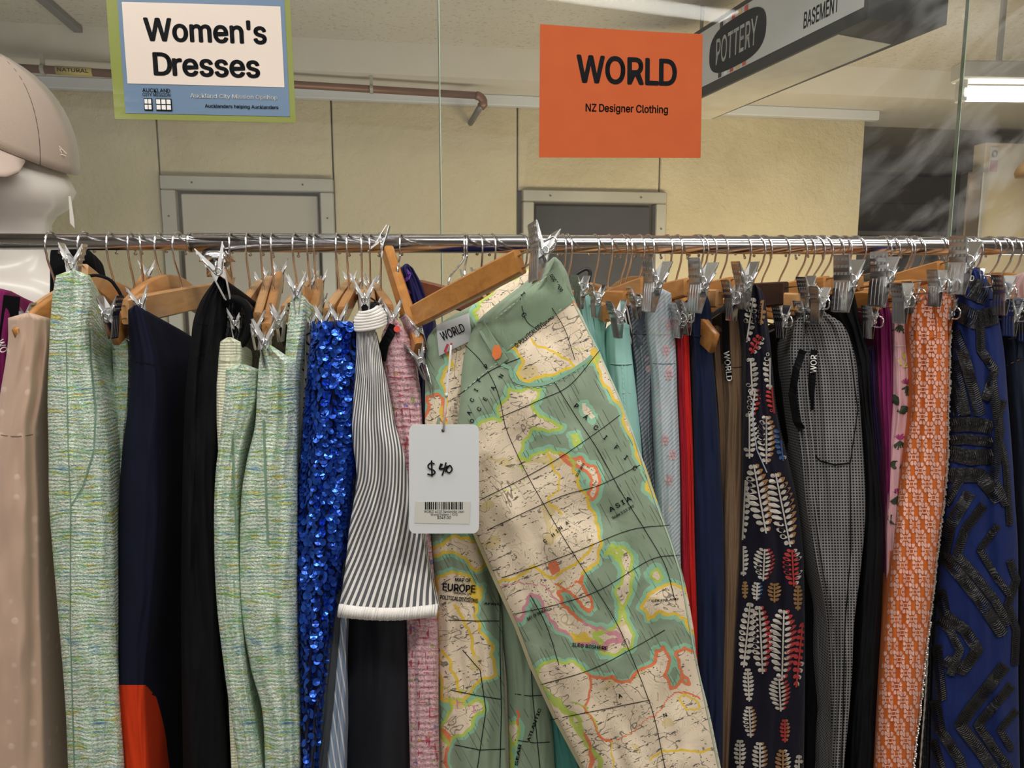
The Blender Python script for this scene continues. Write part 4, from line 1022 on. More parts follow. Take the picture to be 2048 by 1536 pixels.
RIV = [([(1064, 678), (1076, 694), (1098, 700), (1124, 716), (1150, 732)], YEL, 4.5), ([(1098, 712), (1130, 706), (1170, 700)], LIME, 2.2),
       ([(1012, 938), (1034, 932), (1064, 930), (1092, 926), (1110, 918)], LIME, 2.2), ([(1042, 930), (1048, 950), (1044, 972), (1010, 980), (980, 990), (966, 1012)], LIME, 2.6),
       ([(1096, 905), (1104, 930), (1120, 952), (1118, 980), (1096, 994), (1100, 1010), (1124, 1030)], YEL, 4.5),
       ([(962, 1162), (1010, 1158), (1050, 1146), (1066, 1132), (1080, 1142), (1110, 1156), (1132, 1138), (1164, 1118), (1186, 1088)], YEL, 6.0),
       ([(1000, 1176), (1040, 1164), (1082, 1168), (1108, 1196), (1124, 1210)], PNK, 3), ([(1110, 1168), (1130, 1180), (1152, 1162), (1166, 1164)], ORA, 4),
       ([(1232, 1480), (1270, 1462), (1310, 1434), (1330, 1404), (1356, 1384), (1400, 1398)], ORA, 3.5), ([(1356, 1396), (1372, 1390), (1400, 1414), (1376, 1420), (1360, 1400)], YEL, 4),
       ([(1180, 1352), (1176, 1400), (1168, 1414), (1190, 1450), (1200, 1474), (1224, 1482)], ORA, 5.0), ([(1140, 1404), (1170, 1412), (1190, 1440), (1196, 1462)], LIME, 3),
       ([(1224, 1484), (1226, 1536), (1232, 1700)], YEL, 3.5), ([(1300, 1520), (1360, 1500), (1420, 1498)], YEL, 5), ([(1290, 1530), (1300, 1560), (1350, 1530)], PNK, 3)]
def prints_attr(lands, riv, seed=1):
    def fn(me, fl):
        rnd = random.Random(seed); X = fl[:, 0]; Yp = fl[:, 1]; N = len(X)
        sd = np.full(N, 60.0); bd = np.full(N, 60.0); bc = np.zeros((N, 4)); bc[:, 3] = 1
        def segd(pts, closed):
            d = np.full(N, 1e9); P0 = np.array(pts); P1 = np.roll(P0, -1, 0) if closed else P0[1:]; P0 = P0 if closed else P0[:-1]
            ins = np.zeros(N, bool); idx = np.zeros(N, int)
            for k in range(len(P0)):
                ax_, ay_ = P0[k]; bx, by = P1[k]; dx, dy = bx - ax_, by - ay_; L2 = dx * dx + dy * dy + 1e-9
                tt = np.clip(((X - ax_) * dx + (Yp - ay_) * dy) / L2, 0, 1); q = np.hypot(X - ax_ - tt * dx, Yp - ay_ - tt * dy)
                m = q < d; d[m] = q[m]; idx[m] = k
                if closed and ay_ != by:
                    c = ((ay_ > Yp) != (by > Yp)) & (X < (bx - ax_) * (Yp - ay_) / (by - ay_) + ax_); ins ^= c
            return d, ins, P0, idx
        for poly, kc in lands:
            pts = rough_line(poly, rnd, .2, 3); d, ins, P0, idx = segd(pts, True)
            s = np.where(ins, -d, d); sd = np.minimum(sd, s)
            if kc is not None:
                cols_ = np.array([ccol(kc, x, y) for x, y in P0]); m = (d < bd); bd[m] = d[m]; bc[m, :3] = cols_[idx[m]]
        rd = np.full(N, 9.0)
        rc_ = np.zeros((N, 4)); rc_[:, 3] = 1
        for pts, c, w_ in riv:
            d, _, _, _ = segd(rough_line(pts, rnd, .16, 3, False), False); q = d / w_; m = q < rd; rd[m] = q[m]; rc_[m, :3] = c
        for nm, arr in (('sea', sd), ('coast', bd), ('river', rd)):
            a = me.attributes.new(nm, 'FLOAT', 'POINT'); a.data.foreach_set('value', arr.astype(np.float32))
        for nm, arr in (('coast_colour', bc), ('river_colour', rc_)):
            a = me.attributes.new(nm, 'FLOAT_COLOR', 'POINT'); a.data.foreach_set('color', arr.astype(np.float32).ravel())
        a = me.attributes.new('flatpos', 'FLOAT_VECTOR', 'POINT'); V = np.zeros((N, 3)); V[:, 0] = X / 100; V[:, 1] = Yp / 100; a.data.foreach_set('vector', V.astype(np.float32).ravel())
    return fn
def mapmat(name, seac=srgb(134, 152, 130), landc=srgb(234, 218, 192)):
    t = NT(name); A_ = lambda n, o=2: t.n('ShaderNodeAttribute', {'attribute_name': n}).outputs[o]
    sea = A_('sea'); coast = A_('coast'); riv = A_('river'); fp = A_('flatpos', 1)
    fine = t.noise(t.map(fp, (14, 14, 1)), 1, 3); sead = t.math('ADD', sea, t.math('MULTIPLY', t.math('SUBTRACT', fine.outputs[0], .5), 5.0))
    big = t.noise(t.map(fp, (.9, .9, 1)), 1, 2)
    halo = t.math('ADD', 7.0, t.math('MULTIPLY', t.math('SUBTRACT', big.outputs[0], .45), 20.0))
    c = t.mix(t.math('LESS_THAN', sead, halo), seac, srgb(142, 190, 160))
    # sea hatching near the coast
    ang = t.map(fp, (1, 1, 1), (0, 0, R(-62)))
    hs = t.n('ShaderNodeSeparateXYZ', Vector=ang).outputs
    hl = t.math('MULTIPLY', t.math('LESS_THAN', t.math('FRACT', t.math('MULTIPLY', hs[1], 15.0)), .2), t.math('GREATER_THAN', t.noise(t.map(ang, (1.4, 15, 1)), 1, 1).outputs[0], .55))
    near = t.math('MULTIPLY', t.math('LESS_THAN', sea, 42.0), t.math('GREATER_THAN', sea, 2.0))
    c = t.mix(t.math('MULTIPLY', t.math('MULTIPLY', hl, near), .75), c, srgb(52, 60, 48))
    land = t.mix(big.outputs[0], landc, srgb(224, 206, 184))
    # relief contour lines
    ct = t.noise(t.map(fp, (1.6, 1.3, 1), loc=(3, 1, 0)), 1, 2, .5, .6); cf = t.math('FRACT', t.math('MULTIPLY', ct.outputs[0], 26.0))
    cm = t.math('MULTIPLY', t.math('LESS_THAN', cf, .13), t.math('GREATER_THAN', t.noise(t.map(fp, (1.1, 1.1, 1), loc=(8, 2, 0)), 1, 2).outputs[0], .47))
    land = t.mix(t.math('MULTIPLY', cm, .55), land, srgb(150, 132, 80))
    hil = t.noise(t.map(fp, (1.3, 1.8, 1), loc=(1, 6, 0)), 1, 1)
    land = t.mix(t.math('MULTIPLY', t.math('GREATER_THAN', hil.outputs[0], .66), .6), land, srgb(206, 184, 116))
    # black settlement dots and small script-like dashes
    v = t.n('ShaderNodeTexVoronoi', Vector=t.map(fp, (9, 15, 1), (0, 0, R(25))), Scale=1.0); vm = t.math('MULTIPLY', t.math('LESS_THAN', v.outputs[0], .16), t.math('GREATER_THAN', t.noise(t.map(fp, (2, 2, 1), loc=(5, 5, 0)), 1, 1).outputs[0], .45))
    dd = t.map(fp, (1, 1, 1), (0, 0, R(24))); dx = t.noise(t.map(dd, (7, 26, 1)), 1, 2, .7); rowm = t.math('LESS_THAN', t.math('FRACT', t.math('MULTIPLY', t.n('ShaderNodeSeparateXYZ', Vector=dd).outputs[1], 5.2)), .30)
    dm = t.math('MULTIPLY', t.math('MULTIPLY', t.math('GREATER_THAN', dx.outputs[0], .56), rowm), t.math('GREATER_THAN', t.noise(t.map(fp, (1.7, 1.7, 1), loc=(1, 9, 0)), 1, 1).outputs[0], .46))
    land = t.mix(t.math('MULTIPLY', t.math('MAXIMUM', vm, dm), .85), land, srgb(42, 38, 34))
    rv = t.noise(t.map(fp, (.9, 1.1, 1), loc=(2, 2, 0)), 1, 3, .6, .5); rl = t.math('LESS_THAN', t.math('ABSOLUTE', t.math('SUBTRACT', rv.outputs[0], .5)), .0045)
    land = t.mix(t.math('MULTIPLY', rl, .7), land, srgb(60, 56, 52))
    c = t.mix(t.math('LESS_THAN', sead, 0.0), c, land)
    cw = t.math('ADD', 2.0, t.math('MULTIPLY', t.noise(t.map(fp, (3, 3, 1)), 1, 2).outputs[0], 5.5))
    cl = t.math('MULTIPLY', t.math('LESS_THAN', coast, cw), t.math('LESS_THAN', sead, 1.5))
    c = t.mix(t.math('MULTIPLY', cl, .88), c, A_('coast_colour', 0))
    c = t.mix(t.math('MULTIPLY', t.math('LESS_THAN', riv, .5), .9), c, A_('river_colour', 0))
    uv = t.uv(); n1 = t.noise(t.map(uv, (1.2, .8, 1)), 1, 4, .5, .4); n2 = t.noise(t.map(uv, (80, 80, 1)), 1, 1)
    t.bump(t.math('ADD', t.math('MULTIPLY', n1.outputs[0], 8), t.math('MULTIPLY', n2.outputs[0], .3)), .5, .0014)
    return t.fin(c, .85, 0, Sheen_Weight=.08)
MAPM = mapmat('map_print_cotton')
GREEN = cloth('sage_green_cotton', srgb(132, 152, 128), .85, 90, .25, .06); DSAGE = cloth('dark_sage_cotton', srgb(84, 102, 90), .85, 90, .25)
jn = thing('map_print_jeans', 'sage green jeans printed with an old world map, hung askew in front', 'jeans', at(1080, 540, .92))
# inner back of the waist
J1 = Gar(rows((540, 1050, 1100), (560, 1020, 1106), (600, 962, 1110), (640, 890, 1100), (670, 858, 1060), (700, 852, 1020), (800, 850, 950), (900, 850, 940), (1000, 850, 940), (1060, 850, 940)), dY=-.02, seed=30, amp=.003, depth=.03, bulge=.01, nt=60)
J1.build('waist_back', MAPM, jn, attrs=prints_attr([([(960, 600), (1040, 545), (1100, 545), (1110, 640), (1000, 640), (965, 660), (945, 625)], 'A'), ([(900, 690), (935, 680), (940, 800), (960, 900), (900, 880), (880, 760)], YEL), ([(850, 800), (880, 790), (890, 850), (850, 880)], ORA)], [([(1030, 610), (1050, 590), (1090, 575)], YEL, 4), ([(975, 640), (1000, 612), (1030, 640)], LIME, 3)], 4))
# left leg and inner leg
J3 = Gar(rows((800, 852, 930), (900, 850, 926), (1000, 852, 950), (1060, 860, 962), (1200, 868, 1000), (1300, 874, 1006), (1400, 878, 1010), (1536, 882, 1014), (END, 886, 1022)), dY=-.015, seed=31, amp=.006, bulge=.03, depth=.16, nt=60, folds=[(.9, .08, .006, 0)])
J3.build('left_leg', MAPM, jn, attrs=prints_attr([([(870, 1160), (905, 1142), (940, 1152), (956, 1200), (960, 1260), (990, 1330), (994, 1352), (940, 1390), (880, 1398), (868, 1300)], YEL), ([(900, 1400), (960, 1396), (972, 1420), (930, 1470), (900, 1490), (880, 1460)], LIME), ([(852, 1090), (910, 1070), (960, 1080), (972, 1130), (950, 1142), (900, 1105), (860, 1112)], YEL), ([(850, 1440), (900, 1490), (920, 1620), (860, 1650)], ORA), ([(940, 1180), (968, 1170), (964, 1196), (950, 1208)], YEL)],
    [([(908, 1210), (930, 1250), (944, 1290), (950, 1310)], YEL, 6), ([(884, 1300), (900, 1340), (920, 1386)], YEL, 6), ([(906, 1394), (930, 1408), (950, 1412), (948, 1426), (916, 1420), (906, 1394)], PNK, 3), ([(880, 1376), (910, 1386), (940, 1376), (986, 1360)], LIME, 3)], 9))
J4 = Gar(rows((1130, 985, 1040), (1250, 1000, 1075), (1350, 1012, 1088), (1450, 1016, 1104), (1536, 1018, 1110), (END, 1020, 1120)), dY=.01, seed=32, amp=.004, bulge=.02, depth=.12, nt=40)
J4.build('inner_leg', MAPM, jn, attrs=prints_attr([([(1010, 1450), (1032, 1440), (1032, 1560), (1012, 1700)], LIME)], [([(1034, 1420), (1036, 1450)], ORA, 5)], 5))
# front panel and right leg
jr = rows((524, 1096, 1122), (545, 1072, 1134), (570, 1044, 1141), (600, 1004, 1150), (640, 958, 1168), (690, 934, 1190), (740, 924, 1212), (800, 920, 1238), (860, 914, 1262), (930, 912, 1290), (1000, 924, 1314), (1060, 946, 1336), (1150, 986, 1366), (1250, 1030, 1386), (1330, 1060, 1396), (1430, 1106, 1420), (1536, 1162, 1442), (END, 1250, 1480))
J2 = Gar(jr, dY=-.065, seed=33, amp=.007, bulge=.035, depth=.07, nt=150, step=3.2, fx=1.6, fy=.3, folds=[(.30, .05, .004, 0), (.72, .06, .004, 1), (.12, .05, .004, 2)], y_rows=[(524, 0), (640, 0), (800, -.012), (1536, -.02)])
J2.build('front_panel', MAPM, jn, attrs=prints_attr(LANDS, RIV, 11))
def para(G, pts, off=.0025, th=.0018):      # raised patch following the cloth
    vs = []; (a, b, c, d) = pts; n = 24; m = 4; fs = []
    for j in range(m + 1):
        for i in range(n + 1):
            u, v = i / n, j / m; x = (a[0] * (1 - u) + b[0] * u) * (1 - v) + (d[0] * (1 - u) + c[0] * u) * v; y = (a[1] * (1 - u) + b[1] * u) * (1 - v) + (d[1] * (1 - u) + c[1] * u) * v
            e_ = min(u, 1 - u, 1) * n; e2 = min(v, 1 - v) * m
            vs.append(G.P(x, y, off if (e_ > .5 and e2 > .5) else off - th))
    for j in range(m):
        for i in range(n): q = j * (n + 1) + i; fs.append((q, q + 1, q + n + 2, q + n + 1))
    return MB().add(vs, fs)
o = para(J2, [(1014, 704), (1148, 606), (1122, 534), (1100, 526)] if False else [(968, 650), (1116, 530), (1147, 604), (1014, 702)], .003).build('waistband', GREEN, jn, True)
uvl = o.data.uv_layers.new(name='UVMap')
for l_ in o.data.loops: v = o.data.vertices[l_.vertex_index].co; uvl.data[l_.index].uv = (v.x * 15, v.z * 15)
stitch_line(J2, jn, [(972, 654), (1000, 630), (1050, 590), (1114, 535)]); stitch_line(J2, jn, [(1012, 698), (1060, 662), (1100, 634), (1144, 602)])
lp = para(J2, [(948, 648), (966, 640), (1016, 718), (998, 732)], .0048).build('belt_loop', GREEN, jn, True)
uvl = lp.data.uv_layers.new(name='UVMap')
for l_ in lp.data.loops: v = lp.data.vertices[l_.vertex_index].co; uvl.data[l_.index].uv = (v.x * 15, v.z * 15)
mb = MB(); mb.add([J2.P(x, y, .0062) for x, y in ((985, 698), (990, 690), (999, 691), (1004, 704), (1000, 716), (990, 720), (984, 710))], [tuple(range(7))]); mb.build('orange_patch', flat('orange_print_patch', srgb(224, 120, 66), .85), lp)
PKT = [(1002, 728), (1020, 736), (1024, 754), (1034, 764), (1060, 770), (1086, 768), (1110, 760), (1140, 744), (1170, 724), (1184, 712)]
mb = MB(); ribbon(mb, J2, PKT, 7, .0022); mb.build('pocket_edge', GREEN if False else cloth('pale_green_binding', srgb(132, 170, 146), .85), jn)
stitch_line(J2, jn, [(x, y + 6) for x, y in PKT]); stitch_line(J2, jn, [(930, 780), (980, 736), (1000, 722)])
mb = MB(); ribbon(mb, J2, [(918, 860), (914, 930), (926, 1000), (946, 1060), (990, 1160), (1032, 1252), (1062, 1332), (1108, 1432), (1164, 1536)], 7, .0012); mb.build('inner_seam', flat('cream_seam', srgb(204, 196, 160), .85), jn)
mb = MB(); ribbon(mb, J2, [(1148, 606), (1196, 700), (1236, 790), (1262, 856), (1310, 1000), (1340, 1080), (1362, 1150), (1388, 1300), (1416, 1430), (1438, 1536)], 3, .0012); mb.build('outer_seam', STITCH, jn)
gl_ = MB()
for pts in ([(1010, 640), (1024, 690), (1042, 716), (1046, 750)] if False else [(1040, 596), (1052, 640), (1075, 660)], [(1104, 616), (1130, 660), (1150, 720)], [(930, 690), (960, 720), (985, 760), (1000, 800), (1010, 850), (1030, 900), (1060, 960), (1100, 1030), (1136, 1090), (1180, 1160), (1230, 1240), (1262, 1310), (1290, 1380), (1310, 1440), (1330, 1536)],
            [(1104, 756), (1150, 830), (1196, 900), (1240, 980), (1290, 1060), (1330, 1130), (1350, 1200)], [(1060, 1190), (1092, 1250), (1118, 1330)],
            [(918, 790), (980, 742), (1040, 716)], [(1000, 835), (1080, 800), (1140, 770), (1200, 700)], [(960, 1000), (1040, 960), (1120, 915), (1200, 860), (1240, 830)], [(975, 1060), (1060, 1020), (1130, 990), (1200, 970), (1280, 930)],
            [(990, 1160), (1080, 1130), (1160, 1100), (1260, 1060), (1340, 1050)], [(1020, 1230), (1110, 1210), (1200, 1180), (1300, 1120), (1360, 1110)], [(1080, 1370), (1180, 1340), (1260, 1300), (1330, 1260)], [(1100, 1440), (1200, 1420), (1300, 1400)]):
    ribbon(gl_, J2, [(p[0], p[1]) for p in cat_smooth([(i, p[0], p[1]) for i, p in enumerate(pts)], len(pts) * 5)[:, 1:]], 1.4, .0034 if pts[0][1] < 640 else .001)
gl_.build('graticule_print', INK, jn, kind='stuff')
gl3 = MB()
for pts in ([(1000, 1210), (1000, 1300), (1003, 1420), (1000, 1536)], [(925, 1300), (960, 1340), (972, 1420), (955, 1536)], [(890, 1240), (950, 1242), (1004, 1242)], [(900, 1380), (960, 1392), (1010, 1400)], [(910, 1490), (960, 1500), (1010, 1498)]): ribbon(gl3, J3, pts, 1.6, .001)
gl3.build('graticule_print', INK, jn, kind='stuff')
gl3 = MB()
for pts in ([(1060, 1300), (1066, 1400), (1080, 1536)], [(1030, 1388), (1060, 1392), (1090, 1390)], [(1030, 1480), (1070, 1486), (1100, 1484)]): ribbon(gl3, J4, pts, 1.6, .001)
gl3.build('graticule_print', INK, jn, kind='stuff')
def T2(G, s, cx, cy, wdt, h, rot, off=.0016):
    tx = MB(); add_text(tx, s, lambda x, y: G.P(x, y, off), cx, cy, width=wdt, height=h, rot=R(rot), bold=.03); tx.build('map_lettering', INK, jn)
for ch, x, y in (('P', 1153, 812), ('A', 1172, 834), ('C', 1192, 855), ('I', 1211, 875), ('F', 1233, 895), ('I', 1252, 915), ('C', 1270, 936)): T2(J2, ch, x, y, None, 9, 38)
for ch, x, y in (('P', 972, 732), ('F', 958, 760), ('I', 952, 780), ('C', 944, 800), ('A', 938, 826), ('N', 1002, 752), ('A', 986, 776), ('E', 970, 798), ('C', 958, 818), ('O', 944, 842)): T2(J2, ch, x, y, None, 8, -62)
T2(J2, 'I', 1046, 588, None, 9, 50, .0046); T2(J2, 'C', 1048, 630, None, 9, 50, .0046)
T2(J2, 'G: POLITICAL DIVISIONS', 1068, 662, 96, 9, -39)
for ch, x, y in (('C', 1090, 1082), ('H', 1106, 1070), ('I', 1114, 1062), ('N', 1121, 1056), ('A', 1134, 1046)): T2(J2, ch, x, y, None, 7, -38)
T2(J2, 'A S I A', 1240, 1008, 50, 9, -30); T2(J2, 'Scale 1:13 200', 1246, 1024, 50, 5, -30)
T2(J2, 'BAY OF BENGAL', 1075, 1228, 46, 6, -28); T2(J2, 'ILES BISHERE', 1180, 1293, 72, 7, 6); T2(J2, 'GREENLAND', 1330, 1200, 54, 4, -5)
T2(J2, '0000.000', 1113, 566, 40, 7, 56, .0046)
T2(J2, 'SEA OF JAPAN', 1160, 940, 30, 5, -60); T2(J2, 'A', 1240, 1392, 8, 8, -20); T2(J2, 'N', 1330, 1430, 7, 7, -20)
T2(J3, 'MAP OF', 926, 1160, 32, 7, 3); T2(J3, 'EUROPE', 918, 1176, 66, 14, 4); T2(J3, 'SHEWING ITS', 925, 1187, 36, 4, 4); T2(J3, 'POLITICAL DIVISIONS', 918, 1198, 76, 8, 6); T2(J3, 'AFRIC', 985, 1208, 34, 4, 4)
T2(J4, 'ATLANTIC', 1068, 1450, 70, 6, -70); T2(J4, 'SEAR', 1036, 1510, 44, 6, -80)
# maker's label inside the waist
lbc = [(872, 650), (938, 626), (944, 680), (878, 712)]
lb = para(J1, lbc, .006, .001).build('woven_label', flat('woven_white_label', srgb(184, 186, 188), .8), jn, True)
mb = MB(); add_text(mb, 'WORLD', lambda x, y: J1.P(x, y, .0074), 905, 664, width=50, height=17, rot=R(-23), bold=.02); mb.build('label_lettering', INK, lb)
# fly zip
mb = MB()
for k in range(26):
    y = 800 + k * 8; mb.box(J1.P(910 + 5 * math.sin(k * .15), y, .012), .0035, .002, .0022)
mb.build('zip_teeth', CHROME_D, jn, kind='stuff')
# swing tag
tg = thing('price_tag', 'white cardboard price tag with handwritten 40 dollars', 'tag', at(886, 852, .88))
TY = .885
def tagf(x, y, off=0.0): return at(x, y, TY - off - .012 * (x - 895) / 120)
pts = []
xl, yt, xr, yb, rr_ = 818, 849, 958, 1067, 13
for cx, cy, a0_ in ((xr - rr_, yt + rr_, -90), (xr - rr_, yb - rr_, 0), (xl + rr_, yb - rr_, 90), (xl + rr_, yt + rr_, 180)):
    for k in range(7): a = R(a0_ + 15 * k); pts.append((cx + rr_ * math.cos(a), cy + rr_ * math.sin(a)))
MB().plate([tagf(x, y) for x, y in pts], Vector((0, .0009, 0))).build('card', flat('white_tag_card', srgb(216, 219, 222), .5), tg)
MB().plate([tagf(x, y, .0004) for x, y in ((831, 1003), (941, 1003), (939, 1048), (829, 1046))], Vector((0, -.0002, 0))).build('barcode_sticker', flat('barcode_sticker_paper', srgb(206, 206, 198), .5), tg)
mb = MB(); rb = random.Random(12); x = 850.0
while x < 927:
    w_ = rb.choice((1.2, 1.2, 2.0, 2.8)); mb.add([tagf(a, b, .001) for a, b in ((x, 1004), (x + w_, 1004), (x + w_, 1019), (x, 1019))], [(0, 1, 2, 3)]); x += w_ + rb.choice((1.2, 1.8, 2.4))
add_text(mb, 'WORLD 4010 Skedaddle Jean', lambda x, y: tagf(x, y, .001), 888, 1023, width=80, height=5)
add_text(mb, 'World Pattern / XXS', lambda x, y: tagf(x, y, .001), 888, 1029, width=54, height=5)
add_text(mb, '$349.00', lambda x, y: tagf(x, y, .001), 888, 1035, width=27, height=5.5, bold=.01); mb.build('printed_lettering', INK, tg)
def stroke(pts, w_=1.6):
    P_ = cat_smooth([(i, p[0], p[1]) for i, p in enumerate(pts)], len(pts) * 5)[:, 1:]; return [tagf(a, b, .0012) for a, b in P_]
mb = MB()
for s_ in ([(869, 928), (862, 926), (856, 931), (858, 937), (866, 940), (870, 945), (864, 950), (855, 948)], [(863, 921), (864, 953)], [(882, 927), (879, 938), (890, 937)], [(892, 925), (888, 940), (884, 951)], [(885, 928), (880, 937), (892, 936)], [(898, 932), (893, 940), (898, 946), (904, 939), (900, 931), (895, 934)], [(894, 931), (891, 944)]):
    mb.tube(stroke(s_), .0009, 5)
mb.build('handwritten_price', INK, tg)
mb = MB(); mb.tube([tagf(886, 861, -.0005), tagf(886, 861, .0006)], .002, 12); mb.build('punched_hole', BLACKP, tg)
sp = [at(x, y, Y_) for x, y, Y_ in ((886, 861, TY - .001), (889, 820, .885), (894, 770, .89), (899, 720, .9), (901, 690, .905))]
MB().tube(sp, .0006, 6).tube([p + Vector((.0012, -.0005, 0)) for p in sp], .0006, 6).box(at(893, 790, .886), .0035, .003, .004).build('string', flat('white_cotton_string', srgb(205, 205, 205), .8), tg, True)
mb = MB(); ribbon(mb, J1, [(896, 688), (890, 702), (894, 708)], 5, .010); ribbon(mb, J1, [(903, 686), (900, 704)], 4, .010); mb.build('striped_loop', flat('red_woven_loop', srgb(170, 50, 60), .7), tg)

# ------------------------------------------------------------------ right-hand garments
G = Gar(rows((592, 1150, 1180), (650, 1156, 1188), (720, 1170, 1208), (800, 1190, 1226), (900, 1230, 1262), (END, 1290, 1310)), dY=.02, seed=40, depth=.2, amp=.003, slope=.05)
garment('mint_skirt', 'mint green skirt, the first strip right of the map jeans waist', 'skirt', G, TEAL)
G = Gar(rows((612, 1180, 1206), (650, 1184, 1210), (700, 1188, 1212), (800, 1204, 1226), (END, 1280, 1300)), dY=.03, seed=41, depth=.2, amp=.003)
garment('mint_skirt', 'narrow mint green skirt tucked between two other mint garments', 'skirt', G, TEAL)
G = Gar(rows((650, 1218, 1259), (690, 1218, 1262), (727, 1219, 1266), (780, 1222, 1272), (880, 1226, 1282), (1000, 1240, 1290), (1200, 1280, 1312), (1400, 1300, 1330), (END, 1310, 1340)), dY=.0, seed=42, depth=.26, amp=.002)
e = garment('mint_jeans', 'mint green jeans with flat waistband and pale topstitching', 'jeans', G, TEAL)
MT = flat('mint_topstitch', srgb(190, 225, 218), .8)
stitch_line(G, e, across(G, 654, 1), 'stitching', MT); stitch_line(G, e, across(G, 726, 2), 'stitching', MT); stitch_line(G, e, [(1244, 730), (1248, 790), (1256, 880)], 'stitching', MT); stitch_line(G, e, [(1244, 786), (1270, 784)], 'stitching', MT)
seam(G, e, across(G, 729, 2), DGREEN, 1.2)
G = Gar(rows((606, 1256, 1300), (680, 1262, 1304), (740, 1272, 1306), (800, 1272, 1304), (900, 1282, 1306), (1000, 1292, 1316), (END, 1320, 1340)), dY=.02, seed=43, depth=.24, amp=.005)
e = garment('grey_jeans', 'dark grey washed jeans with a rolled belt loop left of pale floral jeans', 'jeans', G, DEND)
mb = MB(); ribbon(mb, G, [(1284, 626), (1280, 660), (1276, 690), (1284, 684)], 12, .004); mb.build('belt_loop', DEND, e)
seam(G, e, across(G, 668, 2), INK, 1.5)
G = Gar(rows((586, 1297, 1342), (630, 1294, 1347), (667, 1296, 1350), (730, 1304, 1353), (800, 1308, 1355), (900, 1312, 1359), (1000, 1316, 1361), (1100, 1322, 1361), (1200, 1330, 1364), (END, 1340, 1370)), dY=-.01, seed=44, depth=.25, amp=.003)
e = garment('floral_jeans', 'pale grey-blue denim jeans with faded pink flowers', 'jeans', G, DENF)
stitch_line(G, e, across(G, 667, 1)); seam(G, e, across(G, 727, 1), DEND, 1.6)
mb = MB(); rf_ = random.Random(8)
for (cx, cy) in ((1340, 650), (1332, 700), (1338, 750), (1330, 880), (1345, 910), (1338, 960)):
    for k in range(7):
        a = k * math.pi * 2 / 6; x, y = (cx + 6 * math.cos(a), cy + 8 * math.sin(a)) if k else (cx, cy)
        xl, xr = G.edges(y)
        if xl + 4 < x < xr - 4: mb.add([G.P(x + 2.6 * math.cos(j), y + 3.2 * math.sin(j), .001) for j in [i * math.pi / 4 for i in range(8)]], [tuple(range(8))])
mb.build('flower_print', flat('faded_pink_print', srgb(206, 160, 166), .85), e, kind='stuff')
G = Gar(rows((655, 1352, 1366), (740, 1357, 1368), (900, 1360, 1374), (1100, 1364, 1378), (END, 1366, 1384)), dY=.0, seed=45, depth=.2, amp=.003)
garment('crimson_trousers', 'crimson trousers, a thin strip right of the pale floral jeans', 'trousers', G, CRIM)
G = Gar(rows((650, 1361, 1377), (700, 1364, 1379), (760, 1365, 1381), (900, 1372, 1386), (1100, 1376, 1390), (1300, 1380, 1396), (END, 1386, 1400)), dY=.002, seed=46, depth=.2, amp=.003)
garment('red_trousers', 'bright red trousers, a thin strip left of the navy trousers', 'trousers', G, RED)
G = Gar(rows((590, 1386, 1414), (610, 1381, 1421), (660, 1377, 1424), (672, 1380, 1420), (740, 1386, 1428), (900, 1388, 1440), (1100, 1390, 1449), (1300, 1394, 1449), (1536, 1400, 1446), (END, 1404, 1446)), dY=-.008, seed=47, depth=.25, amp=.004, folds=[(.3, .08, .004, 0)])
e = garment('navy_trousers', 'navy blue woollen trousers with a gathered waistband', 'trousers', G, NAVYD)
mb = MB(); ribbon(mb, G, across(G, 668, 4), 4, .0016); mb.build('waistband_edge', NAVYD, e)
G = Gar(rows((660, 1418, 1448), (720, 1420, 1452), (800, 1430, 1456), (900, 1434, 1460), (1000, 1440, 1462), (END, 1446, 1470)), dY=.015, seed=48, depth=.22, amp=.004)
e = garment('tan_skirt', 'tan skirt with a dark brown top, in the gap right of navy trousers', 'skirt', G, TAN)
mb = MB(); ribbon(mb, G, [(1432, 664), (1436, 728)], 28, .002); mb.build('brown_yoke', BROWN, e)
G = Gar(rows((620, 1448, 1480), (660, 1450, 1485), (733, 1452, 1488), (800, 1456, 1488), (900, 1452, 1486), (1050, 1448, 1484), (1200, 1450, 1480), (1400, 1444, 1470), (END, 1436, 1466)), dY=-.002, seed=49, depth=.25, amp=.003)
e = garment('tan_trousers', 'tan wool trousers with a black lettered ribbon hanging down the front', 'trousers', G, TAN)
seam(G, e, across(G, 733, 2), BROWN, 1.5)
rb_ = MB(); ribbon(rb_, G, [(1450, 626), (1452, 690), (1458, 760)], 13, .004); rbo = rb_.build('lettered_ribbon', BLACK2, e)
mb = MB(); add_text(mb, 'WORLD', lambda x, y: G.P(x, y, .0056), 1456, 732, width=60, height=11, rot=R(84), bold=.015); mb.build('lettering', WHITE_INK, rbo)
